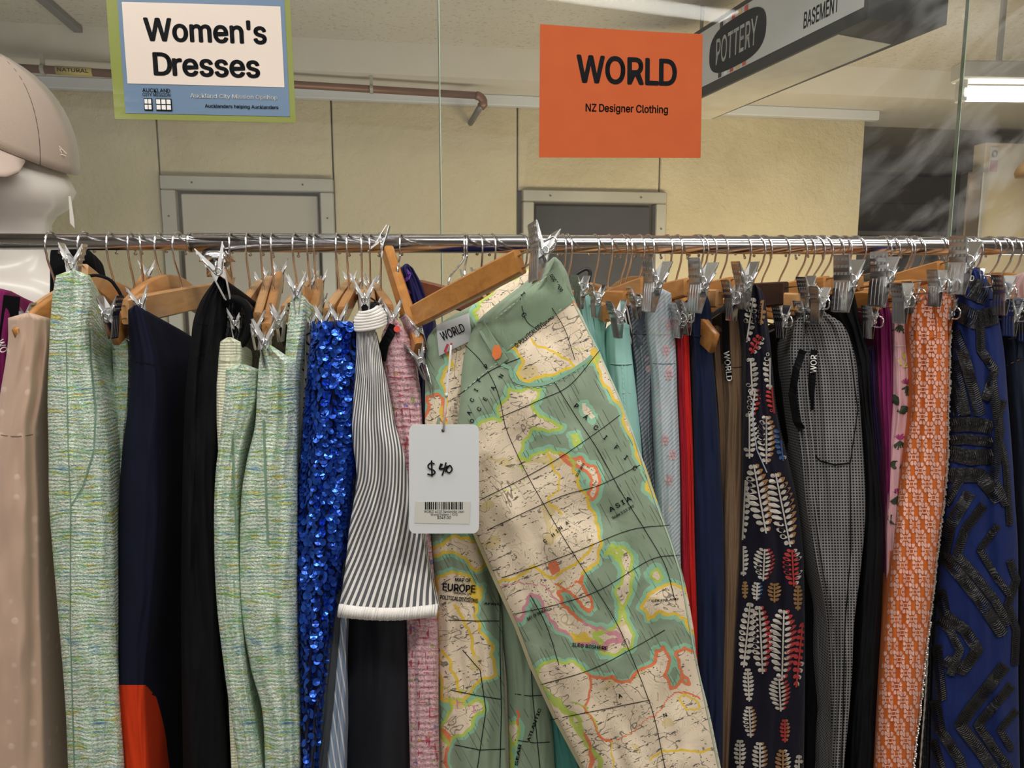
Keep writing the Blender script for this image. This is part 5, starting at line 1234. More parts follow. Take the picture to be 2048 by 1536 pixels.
# leaf-print navy trousers
G = Gar(rows((578, 1496, 1522), (600, 1486, 1530), (650, 1486, 1536), (700, 1490, 1542), (800, 1489, 1550), (860, 1487, 1560), (920, 1484, 1576), (1000, 1484, 1594), (1100, 1480, 1606), (1200, 1474, 1609), (1350, 1466, 1610), (1536, 1456, 1608), (END, 1450, 1610)), dY=-.03, seed=50, depth=.24, amp=.006, nt=50, folds=[(.6, .06, .006, 0)])
e = garment('leaf_print_trousers', 'navy trousers woven with white, rust and red fern leaves', 'trousers', G, NAVYP)
LW = flat('off_white_leaf_thread', srgb(180, 174, 166), .7, bump=.4, bscale=900); LR = flat('red_leaf_thread', srgb(158, 48, 46), .75); LB = flat('bronze_leaf_thread', srgb(140, 104, 66), .7); LBL = flat('blue_leaf_thread', srgb(46, 76, 120), .75)
def leaf_poly(cx, cy, L, w_, ang):
    pts = []
    for k in range(8):
        a = 2 * math.pi * k / 8; x = math.cos(a) * L / 2; y = math.sin(a) * w_ / 2 * (1 if math.cos(a) < .5 else .7); pts.append((cx + x * math.cos(ang) - y * math.sin(ang), cy + x * math.sin(ang) + y * math.cos(ang)))
    return pts
def fern(mbs, cx, cy, H_, W_, tilt, main, other, rows_=9, both=True, seed=0):
    """stem along tilt, leaflets on both sides; second colour offset on the right half"""
    ca, sa = math.cos(tilt), math.sin(tilt)
    def loc(u, v): return (cx + u * ca - v * sa, cy + u * sa + v * ca)
    def put(mb, pts, off):
        for x, y in pts:
            xl, xr = G.edges(y)
            if not (xl + 1 < x < xr - 1): return
        mb.add([G.P(x, y, off) for x, y in pts], [tuple(range(len(pts)))])
    for k in range(rows_):
        v = -H_ / 2 + H_ * (k + .5) / rows_; env = math.sin(math.pi * (k + .9) / (rows_ + .8)) ** .6; l = W_ / 2 * env
        for sg in (-1, 1):
            x, y = loc(sg * l * .55, v - l * .22); put(mbs[other if sg == 1 and other else main], leaf_poly(x, y, l * .95, H_ / rows_ * .78, tilt + sg * -.45), .0008 if sg == 1 else .0010)
            if other and sg == 1: x, y = loc(sg * l * .34, v - l * .14); put(mbs[main], leaf_poly(x, y, l * .55, H_ / rows_ * .6, tilt + sg * -.45), .0014)
    for k in range(rows_):
        a = loc(0, -H_ / 2 + H_ * k / rows_); b = loc(0, -H_ / 2 + H_ * (k + 1) / rows_)
        put(mbs[main], [(a[0] - 1.6, a[1]), (a[0] + 1.6, a[1]), (b[0] + 1.6, b[1]), (b[0] - 1.6, b[1])], .0015)
mbs = {'w': MB(), 'r': MB(), 'b': MB(), 'l': MB()}
for args in ((1500, 640, 90, 26, .15, 'w', None, 8), (1524, 625, 50, 16, .1, 'b', None, 5), (1512, 690, 40, 26, .5, 'r', 'w', 4), (1503, 752, 72, 30, -.05, 'w', None, 7), (1540, 742, 74, 30, .0, 'w', 'r', 7),
             (1507, 805, 56, 28, .15, 'w', 'r', 6), (1546, 800, 54, 30, -.1, 'r', 'w', 6), (1499, 872, 90, 34, .0, 'w', None, 9), (1533, 880, 96, 40, .0, 'w', 'b', 9), (1562, 880, 84, 30, -.1, 'l', 'w', 8),
             (1520, 998, 140, 52, -.18, 'w', 'b', 11), (1488, 1020, 120, 24, .05, 'w', None, 10), (1566, 1020, 150, 56, -.2, 'w', 'b', 12), (1592, 975, 60, 24, -.1, 'w', 'r', 5), (1528, 1130, 64, 46, .05, 'w', 'r', 8), (1487, 1122, 60, 22, 0, 'w', None, 7), (1586, 1136, 74, 44, -.05, 'r', 'w', 8),
             (1514, 1183, 36, 24, .05, 'w', 'l', 5), (1549, 1186, 38, 30, 0, 'b', 'b', 5), (1596, 1196, 50, 20, 0, 'b', None, 6), (1490, 1180, 34, 14, 0, 'b', None, 5),
             (1494, 1270, 130, 34, .1, 'w', None, 11), (1522, 1280, 136, 46, -.05, 'w', 'r', 12), (1566, 1290, 140, 60, .03, 'w', 'r', 12), (1599, 1310, 130, 24, .1, 'r', 'w', 10),
             (1497, 1370, 66, 24, -.05, 'w', None, 8), (1560, 1390, 66, 46, -.05, 'w', 'r', 8), (1500, 1444, 62, 30, -.05, 'w', 'b', 8), (1570, 1462, 46, 22, 0, 'r', 'b', 6), (1480, 1510, 60, 26, 0, 'w', None, 7), (1520, 1520, 70, 34, 0, 'w', 'b', 8), (1566, 1530, 60, 34, 0, 'b', 'w', 7), (1598, 1540, 60, 20, 0, 'w', None, 6)):
    fern(mbs, *args)
for k, m, nm in (('w', LW, 'white_leaf_print'), ('r', LR, 'red_leaf_print'), ('b', LB, 'bronze_leaf_print'), ('l', LBL, 'blue_leaf_print')): mbs[k].build(nm, m, e, kind='stuff')
mb = MB(); ribbon(mb, G, [(1506, 800), (1506, 850), (1514, 900), (1534, 945)], 2.4, .0018); mb.build('pocket_edge', flat('piping_light', srgb(150, 156, 170), .5), e)
G = Gar(rows((662, 1546, 1586), (730, 1550, 1592), (850, 1564, 1606), (1000, 1590, 1640), (1200, 1600, 1664), (END, 1606, 1668)), dY=.02, seed=51, depth=.24, amp=.006)
garment('black_trousers', 'plain black trousers between the leaf print and the micro check', 'trousers', G, BLACK2)
# micro-check trousers
G = Gar(rows((624, 1602, 1650), (650, 1600, 1688), (700, 1606, 1708), (760, 1612, 1718), (850, 1616, 1724), (960, 1620, 1731), (1050, 1627, 1730), (1150, 1644, 1720), (1250, 1658, 1708), (1350, 1663, 1704), (1450, 1664, 1696), (1536, 1664, 1688), (END, 1664, 1680)), dY=-.035, seed=52, depth=.2, amp=.007, nt=50, folds=[(.25, .08, .005, 0), (.7, .05, .003, 2)])
e = garment('check_trousers', 'black and white micro-check trousers with a slanted pocket', 'trousers', G, HOUND)
mb = MB(); ribbon(mb, G, [(1622, 902), (1640, 922), (1670, 930), (1700, 926)], 3.5, .003); mb.build('pocket_edge', BLACK2, e)
mb = MB(); ribbon(mb, G, [(1700, 700), (1716, 820), (1700, 930), (1702, 1100), (1690, 1250), (1684, 1536)], 2, .001); mb.build('side_seam', BLACK2, e)
Gc2 = Gar(rows((640, 1592, 1612), (700, 1578, 1622), (800, 1584, 1628), (900, 1600, 1634), (1000, 1610, 1640), (1120, 1630, 1652), (1250, 1654, 1668), (END, 1668, 1674)), dY=-.025, seed=53, depth=.2, amp=.006); Gc2.build('back_waist', HOUND, e)
r1 = MB(); ribbon(r1, Gc2, [(1606, 700), (1592, 740), (1584, 790), (1592, 840), (1604, 860)], 15, .010); ribbon(r1, G, [(1628, 700), (1624, 760), (1620, 820)], 14, .010)
rb_ = r1.build('lettered_ribbon', BLACKC, e)
mb = MB(); add_text(mb, 'WOR', lambda x, y: G.P(x, y, .0116), 1627, 728, width=36, height=12, rot=R(-88), bold=.015); mb.build('lettering', WHITE_INK, rb_)
G = Gar(rows((582, 1676, 1708), (620, 1668, 1716), (660, 1690, 1724), (722, 1700, 1742), (728, 1706, 1740), (800, 1718, 1742), (900, 1728, 1752), (1050, 1730, 1766), (1200, 1722, 1764), (1400, 1706, 1756), (END, 1690, 1750)), dY=-.02, seed=54, depth=.24, amp=.005)
e = garment('black_trousers', 'black crepe trousers held by a ribbed clip beside the micro check', 'trousers', G, BLACKC)
seam(G, e, across(G, 724, 3), BLACK2, 2.4)
G = Gar(rows((700, 1738, 1752), (800, 1742, 1758), (1000, 1758, 1772), (END, 1760, 1780)), dY=.01, seed=55, depth=.2, amp=.004)
garment('purple_trousers', 'dark purple trousers, a thin strip beside the magenta trousers', 'trousers', G, PURPLE)
G = Gar(rows((580, 1752, 1768), (610, 1746, 1778), (650, 1750, 1784), (720, 1754, 1786), (800, 1758, 1786), (900, 1766, 1786), (1100, 1770, 1782), (END, 1772, 1782)), dY=-.005, seed=56, depth=.24, amp=.007)
garment('magenta_trousers', 'magenta trousers with a gathered waist right of the black crepe ones', 'trousers', G, MAGENTA)
# pink floral jeans
G = Gar(rows((622, 1788, 1810), (680, 1786, 1816), (745, 1786, 1824), (820, 1784, 1830), (900, 1776, 1826), (1000, 1772, 1812), (1080, 1772, 1800), (END, 1772, 1790)), dY=-.012, seed=57, depth=.24, amp=.003)
e = garment('pink_floral_jeans', 'pale pink jeans printed with magenta thistles and dark leaves', 'jeans', G, PINKF)
THI = flat('magenta_thistle_print', srgb(172, 52, 122), .85); LFP = flat('dark_leaf_print', srgb(58, 70, 52), .85); YFP = flat('yellow_flower_print', srgb(205, 190, 110), .85)
m1_, m2_, m3_ = MB(), MB(), MB(); rt = random.Random(9)
for cx, cy in ((1800, 648), (1814, 770), (1800, 880), (1796, 990)):
    for k in range(26):
        a = R(-150 + 120 * k / 25 + rt.uniform(-8, 8)); L = rt.uniform(7, 14); q = [(cx, cy), (cx + L * math.cos(a) - 1.2, cy + L * math.sin(a)), (cx + L * math.cos(a) + 1.2, cy + L * math.sin(a))]
        m1_.add([G.P(x, y, .001) for x, y in q], [(0, 1, 2)])
    for k in range(12):
        a = R(40 + 9 * k); L = rt.uniform(8, 22); ribbon(m2_, G, [(cx, cy + 2), (cx + L * math.cos(a), cy + L * math.sin(a))], 2.6, .0009)
for cx, cy in ((1806, 820), (1792, 930), (1790, 800), (1786, 1040), (1806, 1010)):
    m2_.add([G.P(x, y, .0008) for x, y in leaf_poly(cx, cy, 26, 18, rt.uniform(0, 3))], [tuple(range(8))])
for cx, cy in ((1808, 712), (1800, 724), (1812, 730)): m3_.add([G.P(x, y, .0012) for x, y in leaf_poly(cx, cy, 16, 9, rt.uniform(0, 3))], [tuple(range(8))])
m1_.build('thistle_print', THI, e); m2_.build('leaf_print', LFP, e, kind='stuff'); m3_.build('flower_print', YFP, e, kind='stuff')
stitch_line(G, e, across(G, 690, 2), 'stitching', flat('cream_thread', srgb(230, 215, 205), .8))
# orange geometric
G = Gar(rows((582, 1862, 1892), (600, 1834, 1904), (650, 1818, 1898), (700, 1820, 1897), (760, 1824, 1896), (830, 1822, 1894), (900, 1810, 1893), (1000, 1796, 1885), (1100, 1786, 1873), (1200, 1776, 1862), (1300, 1766, 1850), (1400, 1757, 1840), (1536, 1750, 1824), (END, 1744, 1812)), dY=-.045, seed=58, depth=.22, amp=.004, nt=40, folds=[(.35, .07, .004, 0)])
e = garment('geometric_trousers', 'orange trousers printed with pale pink geometric petals and silver beaded edge', 'trousers', G, ORANGE); GO = G
mb = MB()
def inside(G, x, y, m=1):
    if y < G.rows[0][0] + 3: return False
    xl, xr = G.edges(y); return xl + m < x < xr - m
pw, ph_ = 31, 54
for r_ in range(-1, 42):
    for c_ in range(-3, 4):
        v0 = 590 + r_ * ph_ / 2; off = pw / 2 if r_ % 2 else 0
        xl, xr = G.edges(min(max(v0, 585), 1700)); cx = xr - 14 - c_ * pw + off - 20; cy = v0
        shp = [[(-5, -5), (5, -5), (5, -2.8), (-5, -2.8)], [(-5, 2.8), (5, 2.8), (5, 5), (-5, 5)], [(-5, -2.8), (-2.8, -2.8), (-2.8, 2.8), (-5, 2.8)], [(2.8, -2.8), (5, -2.8), (5, 2.8), (2.8, 2.8)]]
        for k in range(8):
            a = R(22.5 + 45 * k); ca, sa = math.cos(a), math.sin(a); sx_, sy_ = .78, 1.18; r0, r1 = 7.2, 14.6 if k in (0, 3, 4, 7) else 15.0
            f = lambda r, w_: ((ca * r - sa * w_) * sx_, (sa * r + ca * w_) * sy_)
            shp.append([f(r0, -1.6), f(r0, 1.6), f(r1 * .78, 4.3), f(r1, 2.6), f(r1, -2.6), f(r1 * .78, -4.3)])
        for q in shp:
            P_ = [(cx + a, cy + b) for a, b in q]
            n_in = sum(inside(G, x, y, .5) for x, y in P_)
            if n_in == len(P_): mb.add([G.P(x, y, .0011) for x, y in P_], [tuple(range(len(P_)))])
            elif n_in >= 2:
                Q = [(min(max(x, G.edges(y)[0] + .5), G.edges(y)[1] - .5), y) for x, y in P_]
                if min(y for x, y in Q) > G.rows[0][0] + 3: mb.add([G.P(x, y, .0011) for x, y in Q], [tuple(range(len(Q)))])
mb.build('petal_print', PINKP, e, kind='stuff')
mb = MB(); ribbon(mb, G, [(1868, 590), (1872, 640), (1874, 674), (1862, 676)], 3, .002); mb.build('front_fold_edge', cloth('orange_edge', srgb(170, 84, 34), .85), e)
BEAD = flat('silver_bead', (.75, .72, .68), .25, .8); BRA = flat('grey_braid', srgb(150, 144, 130), .6, .3, bump=.8, bscale=500)
mb = MB(); py = 588.0; rb2 = random.Random(4)
while py < 1640:
    xl, xr = G.edges(py); c = at(xr + 3 + rb2.uniform(-1.5, 1.5), py, G.Y(1, py) - .004); r_ = rb2.uniform(.0016, .0027)
    vs = []; fs = []
    for j in range(4):
        th = math.pi * j / 3
        for k in range(6): vs.append(c + Vector((math.sin(th) * math.cos(k * math.pi / 3), math.sin(th) * math.sin(k * math.pi / 3), math.cos(th))) * r_)
    for j in range(3):
        for k in range(6): fs.append((j * 6 + k, j * 6 + (k + 1) % 6, j * 6 + 6 + (k + 1) % 6, j * 6 + 6 + k))
    mb.add(vs, fs, 0); py += 4.6
pts = [at(G.edges(y)[1] + 1, y, G.Y(1, y) - .001) for y in range(586, 1640, 12)]
mb.tube(pts, .0019, 6, m=1); mb.build('beaded_edge', [BEAD, BRA], e, kind='stuff')
G = Gar(rows((1060, 1856, 1874), (1250, 1850, 1872), (1400, 1842, 1868), (1536, 1832, 1866), (END, 1824, 1860)), dY=-.005, seed=59, depth=.2, amp=.003)
e = garment('black_sequin_garment', 'dark garment edged with silver beads low behind the orange trousers', 'garment', G, LACE)
mb = MB(); pts = [at(G.edges(y)[0] + 8, y, G.Y(.4, y) - .003) for y in range(1300, 1640, 9)]
mb.tube(pts, [.0012 + .0008 * (i % 2) for i in range(len(pts))], 6); mb.build('beaded_edge', BEAD, e, kind='stuff')
# blue and black zigzag
G = Gar(rows((542, 1912, 1966), (580, 1908, 1984), (640, 1906, 1998), (700, 1905, 2008), (800, 1900, 2016), (900, 1895, 2024), (1000, 1888, 2030), (1100, 1882, 2036), (1300, 1870, 2036), (1536, 1862, 2040), (END, 1856, 2046)), dY=-.04, seed=60, depth=.22, amp=.006, nt=40, folds=[(.65, .06, .005, 0)])
e = garment('zigzag_skirt', 'cobalt blue skirt with thick black braided zigzags', 'skirt', G, COBALT); GZ = G
def braid(pts, wd_, parent=e):
    mb = MB(); pts = [(max(min(x, G.edges(y)[1] - 3), G.edges(y)[0] + 3), y) for x, y in pts]
    ribbon(mb, G, pts, wd_, .0024, sub=7)
    for i in range(len(pts) - 1):
        (x0, y0), (x1, y1) = pts[i], pts[i + 1]; L = math.hypot(x1 - x0, y1 - y0); n = max(1, int(L / 4))
        nx, ny = -(y1 - y0) / (L + 1e-6), (x1 - x0) / (L + 1e-6)
        for k in range(n):
            a = (k + .5) / n; x, y = x0 + (x1 - x0) * a, y0 + (y1 - y0) * a; h_ = wd_ * .42
            p = [(x - nx * h_, y - ny * h_), (x, y), (x + nx * h_, y + ny * h_)]
            mb.tube([G.P(p[0][0], p[0][1], .0022), G.P(p[1][0] + (x1 - x0) / (L + 1e-6) * 3, p[1][1] + (y1 - y0) / (L + 1e-6) * 3, .0034), G.P(p[2][0], p[2][1], .0022)], .0008, 4)
    mb.build('braid', BLKFRINGE, parent)
for pts, w_ in (([(1912, 560), (1940, 575), (1976, 590)], 30), ([(1908, 620), (1950, 640), (1996, 630)], 26), ([(1960, 620), (1962, 700), (1990, 740), (1970, 800)], 12), ([(1908, 660), (1930, 720), (1950, 790), (1960, 830)], 16), ([(1904, 720), (1924, 790), (1932, 830)], 14), ([(1904, 770), (1916, 830)], 12),
               ([(1900, 850), (1940, 848), (1984, 854)], 20), ([(1900, 880), (1930, 878), (1984, 884)], 14), ([(1984, 760), (2000, 860), (1988, 960), (2014, 1010)], 13), ([(2008, 800), (1994, 850), (2012, 930), (2020, 1050)], 9),
               ([(1896, 905), (1940, 915), (1985, 912)], 22), ([(1894, 950), (1960, 950), (2000, 1000)], 20), ([(1888, 1010), (1920, 960)], 12), ([(1940, 985), (1900, 1050), (1886, 1110), (1920, 1150), (1960, 1200), (2006, 1270)], 17), ([(1968, 1010), (1930, 1060), (1914, 1110), (1950, 1150), (1990, 1200), (2016, 1250)], 13), ([(1996, 1050), (1960, 1100), (1990, 1150), (2020, 1190)], 10),
               ([(1870, 1180), (1890, 1230), (1930, 1260), (1956, 1300), (1926, 1340), (1890, 1320)], 16), ([(1876, 1240), (1900, 1260), (1920, 1300), (1900, 1350)], 12), ([(1870, 1290), (1884, 1400)], 14), ([(2020, 1120), (2036, 1160), (2016, 1210), (2034, 1260), (2030, 1330)], 11),
               ([(2010, 1330), (1980, 1370), (1940, 1420), (1920, 1450), (1960, 1500), (2000, 1560)], 17), ([(2024, 1370), (1990, 1410), (1956, 1450), (1990, 1500), (2020, 1540)], 13), ([(2034, 1420), (2000, 1460), (2024, 1500)], 10), ([(1866, 1400), (1880, 1460), (1920, 1520), (1940, 1600)], 15), ([(1862, 1480), (1890, 1560)], 12)):
    braid(pts, w_ * 1.45)
label_text(G, e, 'WORLD', 1926, 552, 46, 11, R(14), WHITE_INK, off=.008)
# dark indigo jeans at the right edge
G = Gar(rows((604, 1996, 2030), (650, 1998, 2060), (700, 2008, 2080), (900, 2026, 2100), (1200, 2038, 2110), (END, 2040, 2120)), dY=-.015, seed=61, depth=.22, amp=.004)
e = garment('indigo_jeans', 'dark indigo jeans with orange topstitching at the right edge', 'jeans', G, INDIGO)
OST = flat('orange_topstitch', srgb(150, 100, 60), .8)
stitch_line(G, e, [(2004, 680), (2030, 676), (2048, 672)], 'stitching', OST); stitch_line(G, e, [(2010, 732), (2046, 716)], 'stitching', OST)
mb = MB(); ribbon(mb, G, [(2024, 612), (2036, 640), (2042, 690), (2040, 716)], 10, .005); mb.build('belt_loop', INDIGO, e)
G = Gar(rows((548, 2044, 2080), (570, 2030, 2090), (600, 2034, 2090), (640, 2050, 2100), (END, 2130, 2200)), dY=.06, seed=62, depth=.15, amp=.008)
garment('pink_knit', 'dusty pink knit peeping over the wooden hanger at the right edge', 'knitwear', G, cloth('dusty_pink_knit', srgb(186, 158, 158), .9, 30, .6))
# mint trouser leg low behind the map jeans
G = Gar(rows((1360, 1092, 1120), (1450, 1100, 1140), (1536, 1104, 1170), (END, 1110, 1200)), dY=.02, seed=63, depth=.2, amp=.004)
garment('teal_skirt', 'teal green skirt hem low in the gap between the map jeans legs', 'skirt', G, cloth('teal_sheer_cloth', srgb(70, 130, 122), .7))

# ------------------------------------------------------------------ the hangers on the rail
def hg(px, label, **k): return hanger(px, label, **k)
hg(85, 'pale wood clip hanger at the left end of the rail, above the blush trousers', target=(50, 640, 1.0), wi=1, yaw=.1)
hg(154, 'curved honey wood hanger hooked second from the left end', wi=0, style='curved', clips=False)
hg(206, 'wooden clip hanger holding the tall green tweed skirt at left', target=(147, 528, .955), wi=1, clip_scale=1.1, lean=-.05)
hg(247, 'wooden clip hanger holding the half-hidden second tweed skirt', target=(238, 662, 1.01), wi=0)
hg(266, 'wooden clip hanger holding the navy culottes', target=(281, 608, .965), wi=1, lean=.12)
hg(306, 'curved broad honey wood hanger behind the navy culottes', style='curved', clips=False, wi=0, drop=.012, yaw=.0, barh=.04)
hg(344, 'honey wood hanger nearest the left end of the thick rail sleeve', wi=1, drop=.004, barh=.036)
hg(450, 'wooden clip hanger whose big bright clip grips the black trousers', target=(436, 540, .95), wi=0, clip_scale=1.35, lean=.28, clipyaw=.1)
hg(485, 'pale wooden clip hanger first right of the rail collar', target=(472, 642, .98), wi=1)
hg(513, 'pale wooden clip hanger second right of the rail collar, dipping forward', target=(512, 655, .97), wi=1)
hg(534, 'honey wooden clip hanger holding the pleated tweed trousers', target=(530, 680, .93), wi=0, clip_scale=1.15)
hg(582, 'pinkish wooden clip hanger left of the raised tweed waist end', target=(560, 640, 1.0), wi=1)
hg(609, 'wooden clip hanger gripping the raised end of the tweed trousers', target=(594, 582, .965), wi=0)
hg(621, 'wooden clip hanger holding the crumpled off-white top', target=(622, 645, .99), wi=2)
hg(668, 'wooden clip hanger holding the left half of the blue sequins', target=(648, 644, .965), wi=1)
hg(689, 'wooden clip hanger holding the right half of the blue sequins', target=(678, 640, .96), wi=0)
hg(716, 'wooden clip hanger with the bright clip above the white ribbed band', target=(729, 596, .935), wi=1, clip_scale=1.1)
hg(733, 'honey wood clip hanger behind the white ribbed band', target=(744, 628, .99), wi=0)
hg(754, 'honey wood clip hanger holding the pink tweed skirt', target=(784, 634, .965), wi=0)
# steep amber hanger left of the map jeans
def free_hanger(hpx, label, ends, wi, h_=.027, th=.012, name='clip_hanger', extra=None):
    x = onp(hpx, 486, RY - .022, RK).x; rp = railp(x); a, b = at(*ends[0]), at(*ends[1]); m = a.lerp(b, .5); m2 = a.lerp(b, extra if extra else .5)
    S = m2 + UP * .010; u = Vector((RK, -1, 0)).normalized(); e = thing(name, label, 'hanger', m)
    hook_mesh(x, u, S, 200).build('hook', CHROME, e, True)
    bar_mesh([a.lerp(b, k / 8) for k in range(9)], h_, th, .05).build('wooden_bar', WOOD[wi], e)
    return e, a, b
e, a, b = free_hanger(797, 'amber wood clip hanger hanging steeply left of the map jeans', ((776, 505, 1.10), (838, 700, .955)), 2, .026, .014, extra=.35)
make_clip(e, b - UP * .012, Vector((.3, -1, 0)).normalized(), 1.0, .3); make_clip(e, a + UP * .018 + Vector((-.012, .02, 0)), Vector((0, -1, 0)), .9, 2.7, False)
MB().tube([b + UP * .01, b - UP * .012, b - UP * .05 + Vector((.012, 0, 0)), b - UP * .062 + Vector((.016, 0, 0)), b - UP * .05 + Vector((.017, 0, 0)), b - UP * .01 + Vector((.006, 0, 0))], .0012, 6).build('clip_wire', CHROME, e, True)
e, a, b = free_hanger(931, 'long amber wood clip hanger slanting up to the map jeans', ((832, 632, .965), (1040, 523, .86)), 2, .030, .014)
dv = (b - a).normalized()
MB().tube([b + UP * .007 - dv * .004, b + UP * .008 + dv * .026]+[b + UP * .008 + dv * .05, b + UP * .004 + dv * .054, b - UP * .006 + dv * .052, b - UP * .008 + dv * .026, b - UP * .009 - dv * .004], .0013, 6).build('clip_wire', CHROME, e, True)
make_clip(e, b + dv * .030 - UP * .002, (dv + Vector((0, -.9, -.0))).normalized(), 1.25, -.3)
make_clip(e, a - UP * .02 - dv * .0, (dv + Vector((0, -.4, 0))).normalized(), 1.0, .2)
e, a, b = free_hanger(926, 'reddish wood hanger stub behind the slanting amber hanger', ((838, 578, 1.08), (960, 612, 1.04)), 3, .028, .013)
hg(958, 'wooden clip hanger mostly hidden behind the slanting amber bar, left one', wi=1, drop=.006, target=(990, 640, 1.04))
hg(984, 'wooden clip hanger mostly hidden behind the slanting amber bar, right one', wi=0, drop=.006, target=(1020, 645, 1.04))
W_ = 'wooden clip hanger '
RH = [(1043, W_ + 'first right of the map jeans clip, over the first mint strip', (1160, 580, .99), 0, .85), (1126, W_ + 'over the narrow middle mint skirt', (1192, 598, .99), 1, .85),
 (1136, W_ + 'holding the flat mint jeans', (1234, 634, .975), 0, .95), (1192, W_ + 'holding the dark grey washed jeans', (1272, 600, .995), 0, .85),
 (1221, W_ + 'with the ribbed clip on the pale floral jeans', (1306, 566, .955), 0, 1.3), (1247, W_ + 'holding the crimson trousers', (1357, 636, .985), 0, .9),
 (1257, W_ + 'holding the bright red trousers', (1372, 630, .98), 2, .9), (1284, W_ + 'with the bright ribbed clip on the navy trousers', (1398, 568, .955), 0, 1.3),
 (1301, 'amber curved wood hanger with its tip beside the navy trousers', (1430, 650, .97), 2, 0), (1339, W_ + 'holding the tan wool trousers', (1464, 596, .965), 1, 1.0),
 (1360, W_ + 'holding the leaf print trousers', (1488, 566, .95), 0, 1.15), (1398, W_ + 'holding the plain black trousers by the leaf print', (1562, 640, .99), 0, .85),
 (1405, 'dark stained wooden hanger with a long chrome clip wire', (1612, 584, .985), 4, .9), (1423, W_ + 'just right of the dark stained hanger', (1604, 630, .99), 0, .85),
 (1449, W_ + 'holding the micro-check trousers', (1636, 606, .955), 1, .9), (1496, W_ + 'with ribbed clip on the black crepe trousers', (1690, 564, .955), 0, 1.35),
 (1519, W_ + 'holding the dark purple trousers', (1738, 640, 1.0), 1, .85), (1536, W_ + 'with ribbed clip on the magenta trousers', (1762, 556, .96), 0, 1.3),
 (1571, W_ + 'holding the pink floral jeans', (1802, 602, .97), 0, 1.0), (1604, W_ + 'left of the orange geometric trousers', (1822, 590, 1.0), 1, .85),
 (1622, W_ + 'holding the orange geometric trousers', (1872, 572, .96), 0, .9), (1636, W_ + 'right behind the orange geometric trousers', (1900, 600, 1.02), 0, .8),
 (1653, W_ + 'sharing the top of the zigzag skirt', (1950, 565, 1.0), 1, .85), (1700, W_ + 'with big ribbed clip on the zigzag skirt', (1922, 528, .95), 0, 1.35),
 (1778, W_ + 'holding the dark indigo jeans', (2004, 586, .98), 0, 1.0)]
for px, lb_, tg_, wi_, cs_ in RH:
    if cs_ == 0: hg(px, lb_, target=tg_, style='curved', clips=False, wi=wi_, barh=.036); continue
    big = cs_ > 1.2; hg(px, lb_, target=tg_, wi=wi_, clip_scale=cs_, clipyaw=.25 if big else .1, lean=-.18 if big else random.uniform(-.1, .1), barh=.036 if wi_ == 4 else .027, back=cs_ > .9)
rest = [(1679, 'between the orange trousers and the zigzag skirt'), (1791, 'behind the dark indigo jeans'), (1815, 'hooked fourth before the tight hook group at right'), (1822, 'hooked third before the tight hook group at right'), (1842, 'hooked second before the tight hook group at right'), (1890, 'hooked last before the tight hook group at right'),
        (1921, 'hooked first in the tight group near the right edge'), (1932, 'hooked second in the tight group near the right edge'), (1942, 'hooked third in the tight group near the right edge'), (1958, 'hooked fourth in the tight group near the right edge'), (1994, 'hooked third from the right edge'), (2018, 'hooked second from the right edge')]
for i, (px, lb_) in enumerate(rest): hg(px, W_ + lb_, yaw=.34 + .02 * (i % 3), wi=(0, 1, 2)[i % 3], back=False, drop=.004 + .004 * (i % 4))
hg(2041, 'broad curved honey wood hanger hooked nearest the right edge', style='curved', clips=False, wi=0, yaw=.1, barh=.05, drop=.01)
# triangular wire hanger and striped tie, grey triangle
x = onp(1722, 486, RY - .022, RK).x; rp = railp(x); u = Vector((.5, -1, 0)).normalized(); S = rp - UP * .05
e = thing('wire_hanger', 'plain wire hanger with a bent open hook between two groups of hooks', 'hanger', S)
hook_mesh(x, u, S, 215).tube([S, S + u * .15 - UP * .045, S + u * .15 - UP * .05, S - u * .12 - UP * .05, S - u * .12 - UP * .045, S], .0012, 6).build('bent_wire', CHROME, e, True)
tp = at(1254, 616, .99); e = thing('striped_tie', 'black and white striped cloth tab poking up beside the mint jeans', 'cloth tab', tp)
G = Gar(rows((617, 1244, 1258), (640, 1240, 1262), (668, 1240, 1264), (700, 1246, 1262)), dY=.012, seed=64, depth=.05, amp=.003)
G.build('tab_body', stripes('black_white_tab_stripes', srgb(20, 20, 22), srgb(225, 215, 210), 14, 3, .45), e)
# black strap loops
def loop(name, label, pts, r, mat, cat='strap'):
    P_ = [at(*p) for p in pts]; e = thing(name, label, cat, P_[0]); A3 = cat_smooth([(i, p.x, p.y, p.z) for i, p in enumerate(P_)], len(P_) * 6)[:, 1:]
    mb = MB(); vs = []; n = len(A3)
    for i, p in enumerate(A3):
        p = Vector(p); q = Vector(A3[min(i + 1, n - 1)]) - Vector(A3[max(i - 1, 0)]); sd = q.cross(Vector((0, 1, 0))).normalized() if r > .0025 else Vector((0, 1, 0))
        vs.append(p)
    mb.tube(vs, r, 6); mb.build('cord', mat, e, True); return e
loop('hanging_strap', 'thin black strap looping from the tweed skirt clip to the navy culottes', ((178, 552, .955), (196, 551, .95), (220, 560, .955), (236, 580, .96), (250, 606, .965), (262, 618, .97)), .0022, BLACKC)
loop('hanging_strap', 'black satin strap curled above the cream knit', ((448, 596, .95), (478, 600, .955), (496, 622, .96), (496, 660, .965), (484, 686, .97), (470, 690, .975)), .0055, BLACKC)
loop('hanging_strap', 'thin black cord arching over the pink tweed clip', ((742, 596, .95), (752, 604, .94), (760, 622, .95), (764, 640, .955)), .0012, BLACKP)
loop('plastic_hook', 'black plastic hanger hook behind the mint garments', ((1146, 556, 1.02), (1156, 546, 1.02), (1172, 538, 1.02), (1180, 545, 1.02), (1176, 566, 1.02)), .0028, BLACKP, 'hanger')
